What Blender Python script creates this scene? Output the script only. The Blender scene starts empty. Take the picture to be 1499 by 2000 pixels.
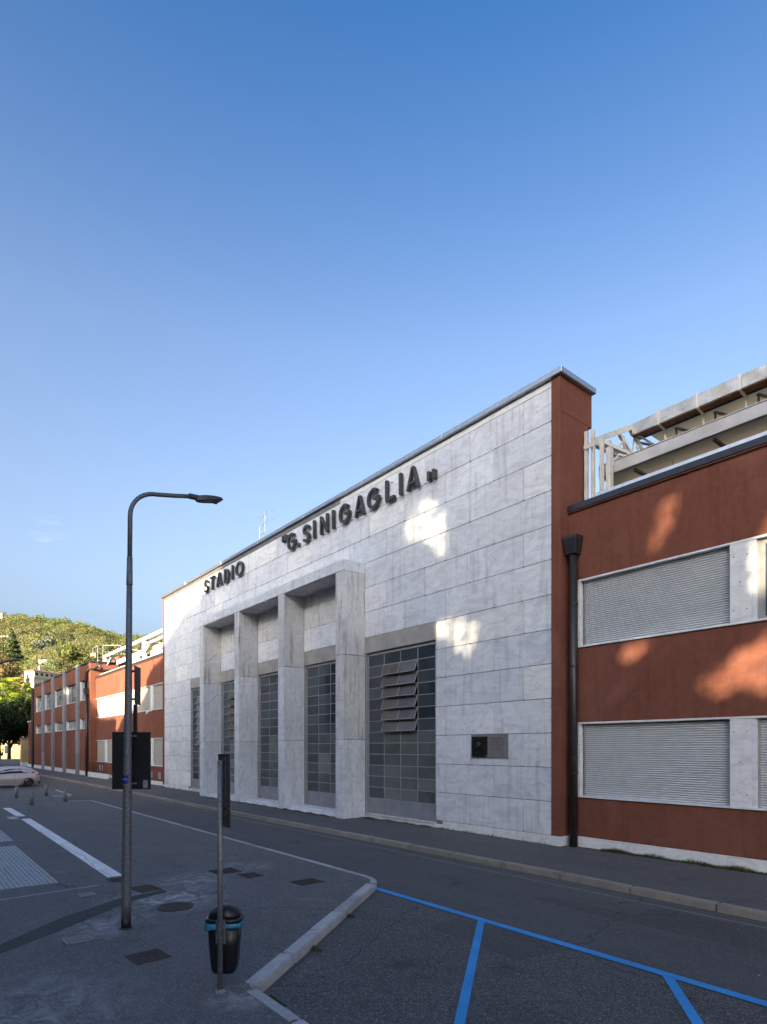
import bpy, bmesh, math, random
import numpy as np
from mathutils import Vector, Matrix

random.seed(7); rng = np.random.default_rng(11)
SC = bpy.context.scene
C = SC.collection

# ------------------------------------------------------------------ camera
cam_d = bpy.data.cameras.new("camera"); cam = bpy.data.objects.new("camera", cam_d); C.objects.link(cam)
cam.location = (0, 0, 2.95)
cam.rotation_euler = (math.radians(90), 0, math.atan2(.7788, .6273))
cam_d.sensor_fit = 'HORIZONTAL'; cam_d.sensor_width = 36
cam_d.lens = 1175 / 1499 * 36
cam_d.shift_x = 0; cam_d.shift_y = .3069
cam_d.clip_start = .1; cam_d.clip_end = 6000
SC.camera = cam

# ------------------------------------------------------------------ light
ELEV = math.radians(15)
TS = Vector((.45, -.893, 0)).normalized()            # horizontal direction towards the sun
TOSUN = Vector((TS.x * math.cos(ELEV), TS.y * math.cos(ELEV), math.sin(ELEV)))
SC.cycles.denoising_prefilter = 'ACCURATE'; W_RES = 2048
WISP = (-.9405, .1626, .2983)
W = bpy.data.worlds.new("World"); SC.world = W; W.use_nodes = True
nt = W.node_tree; nt.nodes.clear()
sky = nt.nodes.new("ShaderNodeTexSky"); sky.sky_type = 'NISHITA'; sky.sun_disc = False
sky.sun_elevation = ELEV; sky.sun_rotation = math.atan2(TS.x, TS.y)
sky.altitude = 200; sky.air_density = 1.0; sky.dust_density = 9.5; sky.ozone_density = 3.4
bg = nt.nodes.new("ShaderNodeBackground"); bg.inputs[1].default_value = .10
wo = nt.nodes.new("ShaderNodeOutputWorld")
try: W.cycles.sampling_method = 'MANUAL'; W.cycles.sample_map_resolution = W_RES
except Exception: pass
gm = nt.nodes.new("ShaderNodeGamma"); gm.inputs[1].default_value = 1.10
tcw = nt.nodes.new("ShaderNodeTexCoord"); sx = nt.nodes.new("ShaderNodeSeparateXYZ"); nt.links.new(tcw.outputs["Generated"], sx.inputs[0])
def wramp(stops):
    r = nt.nodes.new("ShaderNodeValToRGB"); e = r.color_ramp.elements
    while len(e) < len(stops): e.new(.5)
    for k, (p_, v_) in enumerate(stops): e[k].position = p_; e[k].color = (v_, v_, v_, 1)
    nt.links.new(sx.outputs[2], r.inputs[0]); return r.outputs[0]
hs = nt.nodes.new("ShaderNodeHueSaturation")
nt.links.new(wramp([(0, .74), (.25, .76), (.55, .92), (.80, 1.22)]), hs.inputs["Saturation"])
nt.links.new(wramp([(0, .72), (.25, .74), (.55, .69), (.80, .60)]), hs.inputs["Value"])
nt.links.new(sky.outputs[0], gm.inputs[0]); nt.links.new(gm.outputs[0], hs.inputs["Color"])
# a faint wisp of cloud low over the street
dt = nt.nodes.new("ShaderNodeVectorMath"); dt.operation = 'DISTANCE'; dt.inputs[1].default_value = WISP
mpw = nt.nodes.new("ShaderNodeMapping"); mpw.inputs["Scale"].default_value = (30, 30, 110); nt.links.new(tcw.outputs["Generated"], mpw.inputs[0])
nz = nt.nodes.new("ShaderNodeTexNoise"); nz.inputs["Scale"].default_value = 1.0; nz.inputs["Detail"].default_value = 6; nz.inputs["Distortion"].default_value = .8
nt.links.new(mpw.outputs[0], nz.inputs["Vector"]); nt.links.new(tcw.outputs["Generated"], dt.inputs[0])
ma = nt.nodes.new("ShaderNodeMapRange"); ma.inputs[1].default_value = .028; ma.inputs[2].default_value = .0; nt.links.new(dt.outputs["Value"], ma.inputs[0])
mb = nt.nodes.new("ShaderNodeMapRange"); mb.inputs[1].default_value = .5; mb.inputs[2].default_value = 1.7; nt.links.new(nz.outputs[0], mb.inputs[0])
mc = nt.nodes.new("ShaderNodeMath"); mc.operation = 'MULTIPLY'; nt.links.new(ma.outputs[0], mc.inputs[0]); nt.links.new(mb.outputs[0], mc.inputs[1])
mxw = nt.nodes.new("ShaderNodeMix"); mxw.data_type = 'RGBA'; mxw.inputs[7].default_value = (2.6, 2.7, 2.9, 1)
nt.links.new(mc.outputs[0], mxw.inputs[0]); nt.links.new(hs.outputs[0], mxw.inputs[6])
nt.links.new(mxw.outputs[2], bg.inputs[0]); nt.links.new(bg.outputs[0], wo.inputs[0])
sd = bpy.data.lights.new("sun", 'SUN'); sd.energy = 3.6; sd.angle = math.radians(.5); sd.color = (1, .82, .54)
sun = bpy.data.objects.new("sun", sd); C.objects.link(sun)
sun.rotation_euler = TOSUN.to_track_quat('Z', 'Y').to_euler(); sun.location = (20, -40, 40)
SC.view_settings.view_transform = 'Standard'; SC.view_settings.look = 'None'
SC.view_settings.gamma = 1; SC.view_settings.use_curve_mapping = False
SC.view_settings.exposure = 2.62

# ------------------------------------------------------------------ materials
class NT:
    def __init__(s, name):
        s.m = bpy.data.materials.new(name); s.m.use_nodes = True; s.t = s.m.node_tree; s.t.nodes.clear()
        s.o = s.n("ShaderNodeOutputMaterial"); s.p = s.n("ShaderNodeBsdfPrincipled")
        s.l(s.p.outputs[0], s.o.inputs[0])
    def n(s, t, **k):
        x = s.t.nodes.new(t)
        for a, b in k.items(): setattr(x, a, b)
        return x
    def l(s, a, b): s.t.links.new(a, b)
    def coord(s, kind="Object", scale=(1, 1, 1), rand=0):
        tc = s.n("ShaderNodeTexCoord"); mp = s.n("ShaderNodeMapping"); mp.inputs["Scale"].default_value = scale
        src = tc.outputs[kind] if kind != "World" else s.n("ShaderNodeNewGeometry").outputs["Position"]
        if rand:
            oi = s.n("ShaderNodeObjectInfo"); mm = s.n("ShaderNodeMath", operation='MULTIPLY'); mm.inputs[1].default_value = rand
            s.l(oi.outputs["Random"], mm.inputs[0]); s.l(mm.outputs[0], mp.inputs["Location"])
        s.l(src, mp.inputs[0]); return mp.outputs[0]
    def noise(s, vec, scale, detail=4, rough=.55, dist=0):
        x = s.n("ShaderNodeTexNoise"); x.inputs["Scale"].default_value = scale; x.inputs["Detail"].default_value = detail
        x.inputs["Roughness"].default_value = rough; x.inputs["Distortion"].default_value = dist; s.l(vec, x.inputs["Vector"]); return x.outputs[0]
    def ramp(s, f, stops):
        r = s.n("ShaderNodeValToRGB"); e = r.color_ramp.elements
        while len(e) < len(stops): e.new(.5)
        for i, (p, c) in enumerate(stops):
            e[i].position = p; e[i].color = (*c, 1) if hasattr(c, '__len__') else (c, c, c, 1)
        s.l(f, r.inputs[0]); return r.outputs[0]
    def mix(s, a, b, f, mode='MIX'):
        x = s.n("ShaderNodeMix", data_type='RGBA', blend_type=mode)
        for v, i in ((f, 0), (a, 6), (b, 7)):
            if hasattr(v, 'is_linked'): s.l(v, x.inputs[i])
            else: x.inputs[i].default_value = v if i == 0 else ((*v, 1) if hasattr(v, '__len__') else (v, v, v, 1))
        return x.outputs[2]
    def math(s, op, a, b=0.0):
        x = s.n("ShaderNodeMath", operation=op)
        for i, v in enumerate((a, b)):
            if hasattr(v, 'is_linked'): s.l(v, x.inputs[i])
            else: x.inputs[i].default_value = v
        return x.outputs[0]
    def bump(s, h, strength=.3, dist=.01):
        b = s.n("ShaderNodeBump"); b.inputs["Strength"].default_value = strength; b.inputs["Distance"].default_value = dist
        s.l(h, b.inputs["Height"]); s.l(b.outputs[0], s.p.inputs["Normal"])
    def done(s, col=None, rough=.6, metal=0, spec=None):
        if col is not None:
            if hasattr(col, 'is_linked'): s.l(col, s.p.inputs["Base Color"])
            else: s.p.inputs["Base Color"].default_value = (*col, 1)
        if hasattr(rough, 'is_linked'): s.l(rough, s.p.inputs["Roughness"])
        else: s.p.inputs["Roughness"].default_value = rough
        s.p.inputs["Metallic"].default_value = metal
        if spec is not None: s.p.inputs["Specular IOR Level"].default_value = spec
        return s.m

def m_plain(name, col, rough=.6, metal=0, var=.12, scale=6, bump=.0, spec=None):
    m = NT(name); v = m.coord("World")
    n = m.noise(v, scale, 5)
    c = m.mix(col, tuple(x * (1 - var * 2.2) for x in col), m.ramp(n, [(.35, 0.), (.7, 1.)]))
    if bump: m.bump(m.noise(v, scale * 12, 3), bump, .004)
    return m.done(c, rough, metal, spec)

def m_marble(name, base=(.70, .73, .785), streak=.36, blotch=1.0):
    m = NT(name); v = m.coord("Object", rand=60)
    # veins: stretched diagonal noise, different on each slab
    mp = m.n("ShaderNodeMapping"); mp.inputs["Rotation"].default_value = (0, math.radians(34), 0); mp.inputs["Scale"].default_value = (.42, 1, 1.0)
    m.l(v, mp.inputs[0])
    vein = m.ramp(m.noise(mp.outputs[0], 2.8, 8, .68, 1.3), [(.44, 0.), (.66, 1.)])
    fine = m.ramp(m.noise(mp.outputs[0], 11, 6, .65, 1.2), [(.52, 0.), (.62, .8), (.72, 1.)])
    c = m.mix(base, tuple(x * .60 for x in base[:2]) + (base[2] * .66,), m.math('MULTIPLY', vein, .62))
    c = m.mix(c, tuple(x * .62 for x in base), m.math('MULTIPLY', fine, .38))
    oi = m.n("ShaderNodeObjectInfo")
    c = m.mix(c, m.ramp(oi.outputs["Random"], [(0, (.90, .91, .93)), (.35, (.97, .97, .97)), (.7, (1.0, .995, .98)), (1, (1.06, 1.05, 1.04))]), 1.0, 'MULTIPLY')
    w = m.coord("World", scale=(3.2, 3.2, .28))
    st = m.ramp(m.noise(w, 1.6, 6, .65), [(.53, 0.), (.68, 1.)])
    c = m.mix(c, (.22, .215, .205), m.math('MULTIPLY', st, streak))
    w2 = m.coord("World")
    bl = m.ramp(m.noise(w2, .55, 5, .6), [(.42, 0.), (.7, 1.)])
    c = m.mix(c, (.40, .41, .43), m.math('MULTIPLY', bl, .28 * blotch))
    pale = m.ramp(m.noise(w2, .8, 6, .7, .8), [(.64, 0.), (.70, 1.)])
    c = m.mix(c, (.70, .68, .64), m.math('MULTIPLY', pale, .45))
    m.bump(m.noise(w2, 60, 3), .12, .003)
    return m.done(c, m.ramp(vein, [(0, .42), (1, .6)]), 0, .35)

def m_plaster(name, base, grit=.35):
    m = NT(name); w = m.coord("World"); ws = m.coord("World", scale=(5, 5, .35))
    big = m.ramp(m.noise(w, .7, 6, .62), [(.3, 0.), (.75, 1.)])
    st = m.ramp(m.noise(ws, 1.2, 5, .6), [(.45, 0.), (.75, 1.)])
    sp = m.ramp(m.noise(w, 7, 6, .7), [(.4, 0.), (.7, 1.)])
    c = m.mix(base, tuple(x * .72 for x in base), m.math('MULTIPLY', big, .7))
    c = m.mix(c, tuple(x * .55 for x in base), m.math('MULTIPLY', st, .5))
    c = m.mix(c, tuple(min(1, x * 1.3 + .012) for x in base), m.math('MULTIPLY', sp, .3))
    pat = m.ramp(m.noise(w, .9, 8, .75, 1.0), [(.74, 0.), (.755, 1.)])
    c = m.mix(c, (.42, .33, .28), m.math('MULTIPLY', pat, .55))
    fade = m.ramp(m.noise(w, .45, 7, .68, .6), [(.50, 0.), (.72, 1.)])
    c = m.mix(c, tuple(min(1, x * 1.45 + .03) for x in base), m.math('MULTIPLY', fade, .45))
    m.bump(m.noise(w, 90, 4, .7), grit, .006)
    return m.done(c, .9, 0, .15)

def m_asphalt(name, base=.06, tint=(1, 1, 1.02), stone=.5, blot=.5, cracks=True, dust=0.3, spots=()):
    m = NT(name); w = m.coord("World")
    big = m.ramp(m.noise(w, .35, 6, .65), [(.3, 0.), (.72, 1.)])
    ws = m.coord("World", scale=(.25, 1.4, 1))
    lane = m.ramp(m.noise(ws, .8, 5, .6), [(.4, 0.), (.7, 1.)])
    mid = m.ramp(m.noise(w, 2.3, 7, .7), [(.38, 0.), (.72, 1.)])
    b = tuple(base * t for t in tint)
    c = m.mix(b, tuple(x * .62 for x in b), m.math('MULTIPLY', big, blot))
    c = m.mix(c, tuple(x * 1.35 for x in b), m.math('MULTIPLY', lane, .4))
    c = m.mix(c, tuple(x * 1.5 for x in b), m.math('MULTIPLY', mid, .32))
    vo = m.n("ShaderNodeTexVoronoi"); vo.inputs["Scale"].default_value = 70; m.l(w, vo.inputs["Vector"])
    g = m.ramp(vo.outputs["Color"], [(.55, 0.), (.95, 1.)])
    c = m.mix(c, tuple(x * 3.4 for x in b), m.math('MULTIPLY', g, stone))
    dn = m.ramp(m.noise(w, .9, 8, .72, .5), [(.60, 0.), (.75, 1.)])
    c = m.mix(c, tuple(x * 2.4 for x in b), m.math('MULTIPLY', dn, dust))
    ol = m.ramp(m.noise(w, 1.1, 3, .5), [(.70, 0.), (.78, 1.)])
    c = m.mix(c, tuple(x * .35 for x in b), m.math('MULTIPLY', ol, .6))
    for (px_, py_, rad_, st_) in spots:
        ds = m.n("ShaderNodeVectorMath", operation='DISTANCE'); m.l(w, ds.inputs[0]); ds.inputs[1].default_value = (px_, py_, .12)
        mr = m.n("ShaderNodeMapRange"); mr.inputs[1].default_value = rad_; mr.inputs[2].default_value = rad_ * .2; m.l(ds.outputs["Value"], mr.inputs[0])
        nn = m.ramp(m.noise(w, 2.6, 8, .75, 1.2), [(.44, 0.), (.62, 1.)])
        c = m.mix(c, tuple(x * 4.4 for x in b) if st_ > 0 else tuple(x * .25 for x in b), m.math('MULTIPLY', m.math('MULTIPLY', mr.outputs[0], nn), abs(st_)))
    if cracks:
        nd = m.n("ShaderNodeTexNoise"); nd.inputs["Scale"].default_value = 2.5; nd.inputs["Detail"].default_value = 5; m.l(w, nd.inputs["Vector"])
        ad = m.n("ShaderNodeVectorMath", operation='MULTIPLY_ADD'); ad.inputs[1].default_value = (.7, .7, 0)
        m.l(nd.outputs["Color"], ad.inputs[0]); m.l(w, ad.inputs[2])
        v2 = m.n("ShaderNodeTexVoronoi", feature='DISTANCE_TO_EDGE'); v2.inputs["Scale"].default_value = .33; m.l(ad.outputs[0], v2.inputs["Vector"])
        k = m.ramp(v2.outputs[0], [(.0, 1.), (.006, 0.)])
        gate = m.ramp(m.noise(w, .3, 2), [(.48, 0.), (.56, 1.)])
        kk = m.math('MULTIPLY', k, gate)
        c = m.mix(c, tuple(x * .25 for x in b), m.math('MULTIPLY', kk, .8))
    m.bump(m.noise(w, 130, 3, .7), .55, .008)
    return m.done(c, .85, 0, .3)

def m_paint(name, col, under=(.06, .06, .063), wear=.45):
    m = NT(name); w = m.coord("World")
    n = m.ramp(m.noise(w, 7, 8, .75), [(wear + .08, 0.), (wear + .22, 1.)])
    f = m.ramp(m.noise(w, 60, 4, .7), [(.58, 0.), (.75, 1.)])
    c = m.mix(col, tuple(x * .8 for x in col), m.ramp(m.noise(w, 1.6, 5), [(.35, 0.), (.7, 1.)]))
    c = m.mix(c, under, m.math('MULTIPLY', n, .75)); c = m.mix(c, under, m.math('MULTIPLY', f, .5))
    m.bump(m.noise(w, 130, 3, .7), .3, .005)
    return m.done(c, .8, 0, .3)

def m_stone(name, col, speck=.4, edge=.3):
    m = NT(name); w = m.coord("World", rand=0)
    vo = m.n("ShaderNodeTexVoronoi"); vo.inputs["Scale"].default_value = 130; m.l(w, vo.inputs["Vector"])
    oi = m.n("ShaderNodeObjectInfo")
    c = m.mix(col, tuple(x * .45 for x in col), m.math('MULTIPLY', m.ramp(vo.outputs["Color"], [(.3, 1.), (.7, 0.)]), speck))
    c = m.mix(c, tuple(x * .5 for x in col), m.math('MULTIPLY', m.ramp(m.noise(w, 3.5, 7, .7), [(.42, 0.), (.7, 1.)]), edge + .25))
    c = m.mix(c, m.ramp(oi.outputs["Random"], [(0, .82), (1, 1.1)]), 1.0, 'MULTIPLY')
    m.bump(m.noise(w, 45, 5, .7), .6, .012)
    return m.done(c, .85, 0, .25)

def m_glass(name, col=(.03, .036, .045), rough=.12, ribs=0.0, rnd=.5):
    m = NT(name); v = m.coord("World")
    oi = m.n("ShaderNodeObjectInfo")
    c = m.mix(col, tuple(x * 2.6 for x in col), m.math('MULTIPLY', m.ramp(oi.outputs["Random"], [(.2, 0.), (1., 1.)]), rnd))
    c = m.mix(c, tuple(x * 2.4 + .01 for x in col), m.math('MULTIPLY', m.ramp(m.noise(v, 1.6, 4, .6), [(.45, 0.), (.75, 1.)]), .5))
    c = m.mix(c, (.12, .12, .11), m.math('MULTIPLY', m.ramp(m.noise(m.coord("World", scale=(6, 6, .8)), 2, 5, .7), [(.55, 0.), (.8, 1.)]), .25))
    m.bump(m.noise(v, 5, 2), .08, .01)
    return m.done(c, rough, 0, .6)

def m_leaf(name, trans=.45):
    m = NT(name)
    at = m.n("ShaderNodeAttribute"); at.attribute_name = "tint"
    v = m.coord("World"); n = m.ramp(m.noise(v, .9, 4), [(.3, .65), (.7, 1.2)])
    c = m.mix(at.outputs["Color"], n, 1.0, 'MULTIPLY')
    m.l(c, m.p.inputs["Base Color"]); m.p.inputs["Roughness"].default_value = .6; m.p.inputs["Specular IOR Level"].default_value = .25
    tr = m.n("ShaderNodeBsdfTranslucent"); m.l(c, tr.inputs[0])
    mx = m.n("ShaderNodeMixShader"); mx.inputs[0].default_value = trans
    m.l(m.p.outputs[0], mx.inputs[1]); m.l(tr.outputs[0], mx.inputs[2]); m.l(mx.outputs[0], m.o.inputs[0])
    return m.m

def m_metal(name, col, rough=.4, metal=1.0, var=.2, scale=8, streak=0):
    m = NT(name); w = m.coord("World"); n = m.ramp(m.noise(w, scale, 6, .65), [(.35, 0.), (.7, 1.)])
    c = m.mix(col, tuple(x * (1 - var * 2) for x in col), n)
    if streak:
        s2 = m.ramp(m.noise(m.coord("World", scale=(2, 2, .4)), 2, 6, .7, 1.), [(.48, 0.), (.7, 1.)])
        c = m.mix(c, (.42, .33, .22), m.math('MULTIPLY', s2, streak))
    return m.done(c, m.ramp(n, [(0, rough), (1, min(1, rough + .2))]), metal)

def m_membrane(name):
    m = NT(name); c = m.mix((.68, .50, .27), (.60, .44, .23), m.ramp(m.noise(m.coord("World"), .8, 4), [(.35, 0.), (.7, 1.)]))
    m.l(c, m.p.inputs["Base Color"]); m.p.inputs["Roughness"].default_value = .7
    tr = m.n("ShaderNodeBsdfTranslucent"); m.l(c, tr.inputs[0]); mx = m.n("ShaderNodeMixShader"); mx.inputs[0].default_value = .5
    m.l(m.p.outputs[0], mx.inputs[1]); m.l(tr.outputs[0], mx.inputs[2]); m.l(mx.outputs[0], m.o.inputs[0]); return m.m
M = dict(
    marble=m_marble("marble"),
    marble_stain=m_marble("stained_marble", (.66, .66, .66), .6, 1.3),
    marble_drip=m_marble("water_stained_marble", (.66, .66, .66), 1.0, 1.8),
    marble_clean=m_marble("pale_marble", (.75, .765, .79), .12, .5),
    red=m_plaster("red_plaster", (.180, .068, .046)),
    red_far=m_plaster("red_plaster_far", (.185, .070, .045)),
    ochre=m_plaster("ochre_plaster", (.42, .30, .14)),
    cream=m_plaster("cream_plaster", (.55, .42, .26)),
    white_wall=m_plaster("white_plaster", (.62, .55, .45)),
    asphalt=m_asphalt("road_asphalt", .076, (1, 1, 1.02), .4, .65, True, .2),
    bay=m_asphalt("bay_asphalt", .066, (1, 1, 1.0), 1.0, .6, True, .3, ((-5.2, 6.25, .35, -1.0), (-6.0, 5.3, .8, -.5), (-4.2, 5.2, .9, -.4), (-6.9, 4.2, .5, .4))),
    plaza=m_asphalt("plaza_asphalt", .095, (1, 1.0, 1.02), .55, .55, True, .6, ((-11.3, 3.9, 1.3, .9), (-12.6, 4.9, 1.0, .7), (-10.2, 2.6, .9, .6), (-13.2, 6.4, .8, .6), (-6.3, 3.0, .45, .7), (-7.4, .9, 1.6, .5), (-9.75, 2.95, .35, -.9))),
    walk=m_asphalt("pavement_asphalt", .080, (1, 1, 1.02), .45, .6, True, .3),
    patch=m_asphalt("new_asphalt", .044, (1, 1, 1.03), .3, .3, False, .1),
    patch2=m_asphalt("repair_asphalt", .062, (1, 1, 1.02), .5, .6, True, .2),
    white=m_paint("white_paint", (.80, .80, .79), wear=.50),
    white_worn=m_paint("worn_white_paint", (.5, .5, .49), wear=.42),
    blue=m_paint("blue_paint", (.045, .30, .66), wear=.55),
    yellow=m_paint("worn_yellow_paint", (.30, .22, .06), wear=.38),
    granite=m_stone("granite", (.455, .465, .475)),
    kerb=m_stone("kerb_stone", (.33, .305, .26)),
    concrete=m_stone("pilaster_stone", (.26, .27, .29)),
    frame=m_plain("grey_frame_paint", (.30, .30, .31), .45, 0, .1, 5),
    kick=m_plain("grey_panel_paint", (.24, .255, .29), .5, 0, .1, 3),
    box=m_plain("grey_box_metal", (.36, .345, .33), .55, 0, .14, 2),
    glass=m_glass("dark_glass", (.026, .034, .044), .14, rnd=.9),
    glass_low=m_glass("reflecting_wired_glass", (.065, .075, .078), .25, rnd=.8),  # paler colour stands in for reflections in the lower panes
    glass_warm=m_glass("sash_glass", (.062, .053, .042), .25, rnd=.3),  # warm tint painted in for the reflection on tilted sashes
    glass_pale=m_glass("pale_glass", (.15, .17, .17), .2, rnd=.5),
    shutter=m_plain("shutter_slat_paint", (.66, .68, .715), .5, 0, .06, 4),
    groove=m_plain("slat_groove_shade", (.38, .395, .42), .7),  # darker groove colour paints the shade line between slats
    shutter_far=m_plain("far_shutter_paint", (.42, .40, .36), .5, 0, .06, 4),
    joint=m_plain("mortar_joint", (.19, .185, .18), .9),
    dark=m_plain("dark_interior", (.012, .012, .014), .8),
    gut_dark=m_plain("dark_flashing", (.035, .04, .055), .35, .3),
    pipe=m_plain("dark_brown_pipe", (.030, .026, .028), .4, 0, .15, 5),
    coping=m_metal("coping_metal", (.55, .57, .60), .38, 1.0, .12),
    flash=m_metal("dull_flashing", (.30, .28, .26), .35, .6, .2, 3, .2),
    letter=m_plain("letter_metal", (.060, .056, .052), .4, .25, .25, 9, .2),
    bronze=m_plain("bronze", (.035, .033, .030), .4, .5, .3, 30),
    plaque=m_plain("plaque_stone", (.20, .185, .19), .5, 0, .1, 8),
    engraved=m_plain("engraved_lettering", (.10, .09, .095), .7),
    galv=m_metal("galvanised_steel", (.20, .215, .235), .5, .55, .22, 26),
    galv2=m_metal("pole_steel", (.24, .25, .26), .45, .6, .15, 20),
    sign_back=m_plain("sign_back_paint", (.060, .052, .058), .6, 0, .12, 6),
    black=m_plain("black_board", (.008, .009, .012), .5),
    plastic=m_plain("black_plastic", (.008, .009, .012), .32, 0, .1, 8),
    bag=m_plain("blue_bag", (.03, .26, .42), .35, 0, .25, 18),
    band=m_plain("black_band_paint", (.010, .010, .012), .5),
    sticker=m_plain("blue_sticker", (.01, .02, .28), .5),
    print_white=m_plain("white_print", (.6, .6, .6), .6),
    label=m_plain("pale_label", (.30, .32, .36), .6, 0, .3, 60),
    lum=m_plain("luminaire_grey", (.055, .06, .07), .45),
    lens=m_plain("luminaire_lens", (.12, .13, .15), .25),
    steel_white=m_plain("white_steel_paint", (.62, .60, .56), .5, 0, .1, 3),
    fascia=m_plain("roof_fascia_metal", (.52, .515, .52), .5, .1, .14, 1.5),
    gutter=m_metal("gutter_sheet_metal", (.60, .57, .52), .32, .9, .2, 2.5, .6),
    rust=m_plain("gutter_underside", (.16, .085, .055), .5, .3, .3, 6),
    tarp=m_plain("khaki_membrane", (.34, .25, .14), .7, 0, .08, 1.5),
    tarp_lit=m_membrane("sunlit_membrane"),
    rib=m_plain("roof_rib_paint", (.22, .20, .17), .6),
    bollard_grey=m_plain("bollard_paint", (.21, .215, .23), .5, .2, .12, 14),
    rail=m_metal("aluminium_rail", (.75, .77, .80), .3, .9, .08),
    grate=m_metal("grating_steel", (.22, .25, .28), .45, .6, .2, 12),
    grate_bar=m_metal("grating_bar", (.55, .58, .62), .35, .8, .1),
    iron=m_metal("cast_iron", (.075, .060, .055), .6, .5, .25, 25),
    cover=m_stone("cover_concrete", (.26, .26, .265)),
    bark=m_stone("bark", (.09, .065, .045)),
    leaf=m_leaf("leaves"),
    far_leaf=m_leaf("far_leaves", .2),
    carpaint=m_plain("car_paint", (.50, .44, .43), .28, .35, .05, 2),
    carglass=m_plain("car_glass", (.020, .016, .014), .12, 0, .1, 3, spec=.3),
    tyre=m_plain("tyre_rubber", (.012, .012, .012), .8),
    rim=m_metal("dark_rim", (.10, .10, .105), .35, .8),
    taillight=m_plain("taillight", (.45, .02, .01), .2),
    soil=m_plain("soil", (.07, .05, .035), .9, 0, .3, 20),
    hill=m_plain("hill_ground", (.075, .085, .028), .95, 0, .3, .05),
    roof_tile=m_plain("roof_tiles", (.24, .15, .10), .85, 0, .25, .6),
    door_blue=m_plain("dark_blue_door", (.02, .03, .06), .5),
    litter=m_plain("litter", (.5, .46, .38), .7),
)

# ------------------------------------------------------------------ build helpers
WLOC = {}
def wl(o):
    return WLOC.get(o.name, Vector((0, 0, 0)))
def link(o, parent=None, loc=(0, 0, 0)):
    C.objects.link(o); loc = Vector(loc); WLOC[o.name] = loc
    if parent is not None:
        o.parent = parent; o.location = loc - wl(parent)
    else: o.location = loc
    return o
def tag(o, label=None, cat=None, group=None, kind=None):
    if label: o["label"] = label
    if cat: o["category"] = cat
    if group: o["group"] = group
    if kind: o["kind"] = kind
    return o
def thing(name, loc, label, cat, group=None):
    o = bpy.data.objects.new(name, None); o.empty_display_size = .3
    link(o, None, loc); return tag(o, label, cat, group)

class MB:
    def __init__(s): s.v = []; s.f = []
    def add(s, vs, fs):
        n = len(s.v); s.v += [tuple(map(float, v)) for v in vs]; s.f += [tuple(i + n for i in f) for f in fs]; return s
    def box(s, x0, x1, y0, y1, z0, z1):
        x0, x1 = min(x0, x1), max(x0, x1); y0, y1 = min(y0, y1), max(y0, y1); z0, z1 = min(z0, z1), max(z0, z1)
        return s.add([(x0, y0, z0), (x1, y0, z0), (x1, y1, z0), (x0, y1, z0), (x0, y0, z1), (x1, y0, z1), (x1, y1, z1), (x0, y1, z1)],
                     [(0, 3, 2, 1), (4, 5, 6, 7), (0, 1, 5, 4), (1, 2, 6, 5), (2, 3, 7, 6), (3, 0, 4, 7)])
    def beam(s, a, b, w, h=None, up=(0, 0, 1)):
        a = Vector(a); b = Vector(b); h = h or w; d = (b - a).normalized(); up = Vector(up)
        if abs(d.dot(up)) > .99: up = Vector((1, 0, 0))
        r = d.cross(up).normalized(); u = r.cross(d).normalized(); vs = []
        for p in (a, b):
            for i, j in ((-1, -1), (1, -1), (1, 1), (-1, 1)): vs.append(p + r * (w / 2 * i) + u * (h / 2 * j))
        return s.add(vs, [(3, 2, 1, 0), (4, 5, 6, 7), (0, 1, 5, 4), (1, 2, 6, 5), (2, 3, 7, 6), (3, 0, 4, 7)])
    def tube(s, pts, rad, n=12, cap=True):
        pts = [Vector(p) for p in pts]; rad = rad if hasattr(rad, '__len__') else [rad] * len(pts); vs = []; fs = []
        ref = None
        for i, p in enumerate(pts):
            d = (pts[min(i + 1, len(pts) - 1)] - pts[max(i - 1, 0)]).normalized()
            if ref is None: ref = Vector((1, 0, 0)) if abs(d.x) < .9 else Vector((0, 1, 0))
            u = (ref - d * ref.dot(d)).normalized(); w = d.cross(u); ref = u
            for k in range(n):
                a = 2 * math.pi * k / n; vs.append(p + (u * math.cos(a) + w * math.sin(a)) * rad[i])
        for i in range(len(pts) - 1):
            for k in range(n):
                fs.append((i * n + k, i * n + (k + 1) % n, (i + 1) * n + (k + 1) % n, (i + 1) * n + k))
        if cap: fs.append(tuple(range(n - 1, -1, -1))); fs.append(tuple((len(pts) - 1) * n + k for k in range(n)))
        return s.add(vs, fs)
    def prism(s, poly, z0, z1):
        """poly: ccw xy list"""
        n = len(poly); vs = [(x, y, z0) for x, y in poly] + [(x, y, z1) for x, y in poly]
        return s.add(vs, [tuple(range(n - 1, -1, -1)), tuple(range(n, 2 * n))] + [(i, (i + 1) % n, n + (i + 1) % n, n + i) for i in range(n)])
    def sheet(s, poly, z):
        return s.add([(x, y, z) for x, y in poly], [tuple(range(len(poly)))])
    def build(s, name, mat, parent=None, loc=None, smooth=False, bevel=0, seg=1):
        loc = Vector(loc) if loc is not None else (wl(parent) if parent is not None else Vector((0, 0, 0)))
        me = bpy.data.meshes.new(name)
        me.from_pydata([(x - loc.x, y - loc.y, z - loc.z) for x, y, z in s.v], [], s.f); me.update()
        me.materials.append(M[mat] if isinstance(mat, str) else mat)
        if smooth:
            for p in me.polygons: p.use_smooth = True
            if smooth == 'auto': 
                me.polygons.foreach_set("use_smooth", [True] * len(me.polygons))
        o = bpy.data.objects.new(name, me); link(o, parent, loc)
        if bevel:
            b = o.modifiers.new("bevel", 'BEVEL'); b.width = bevel; b.segments = seg; b.limit_method = 'ANGLE'
        return o

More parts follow.
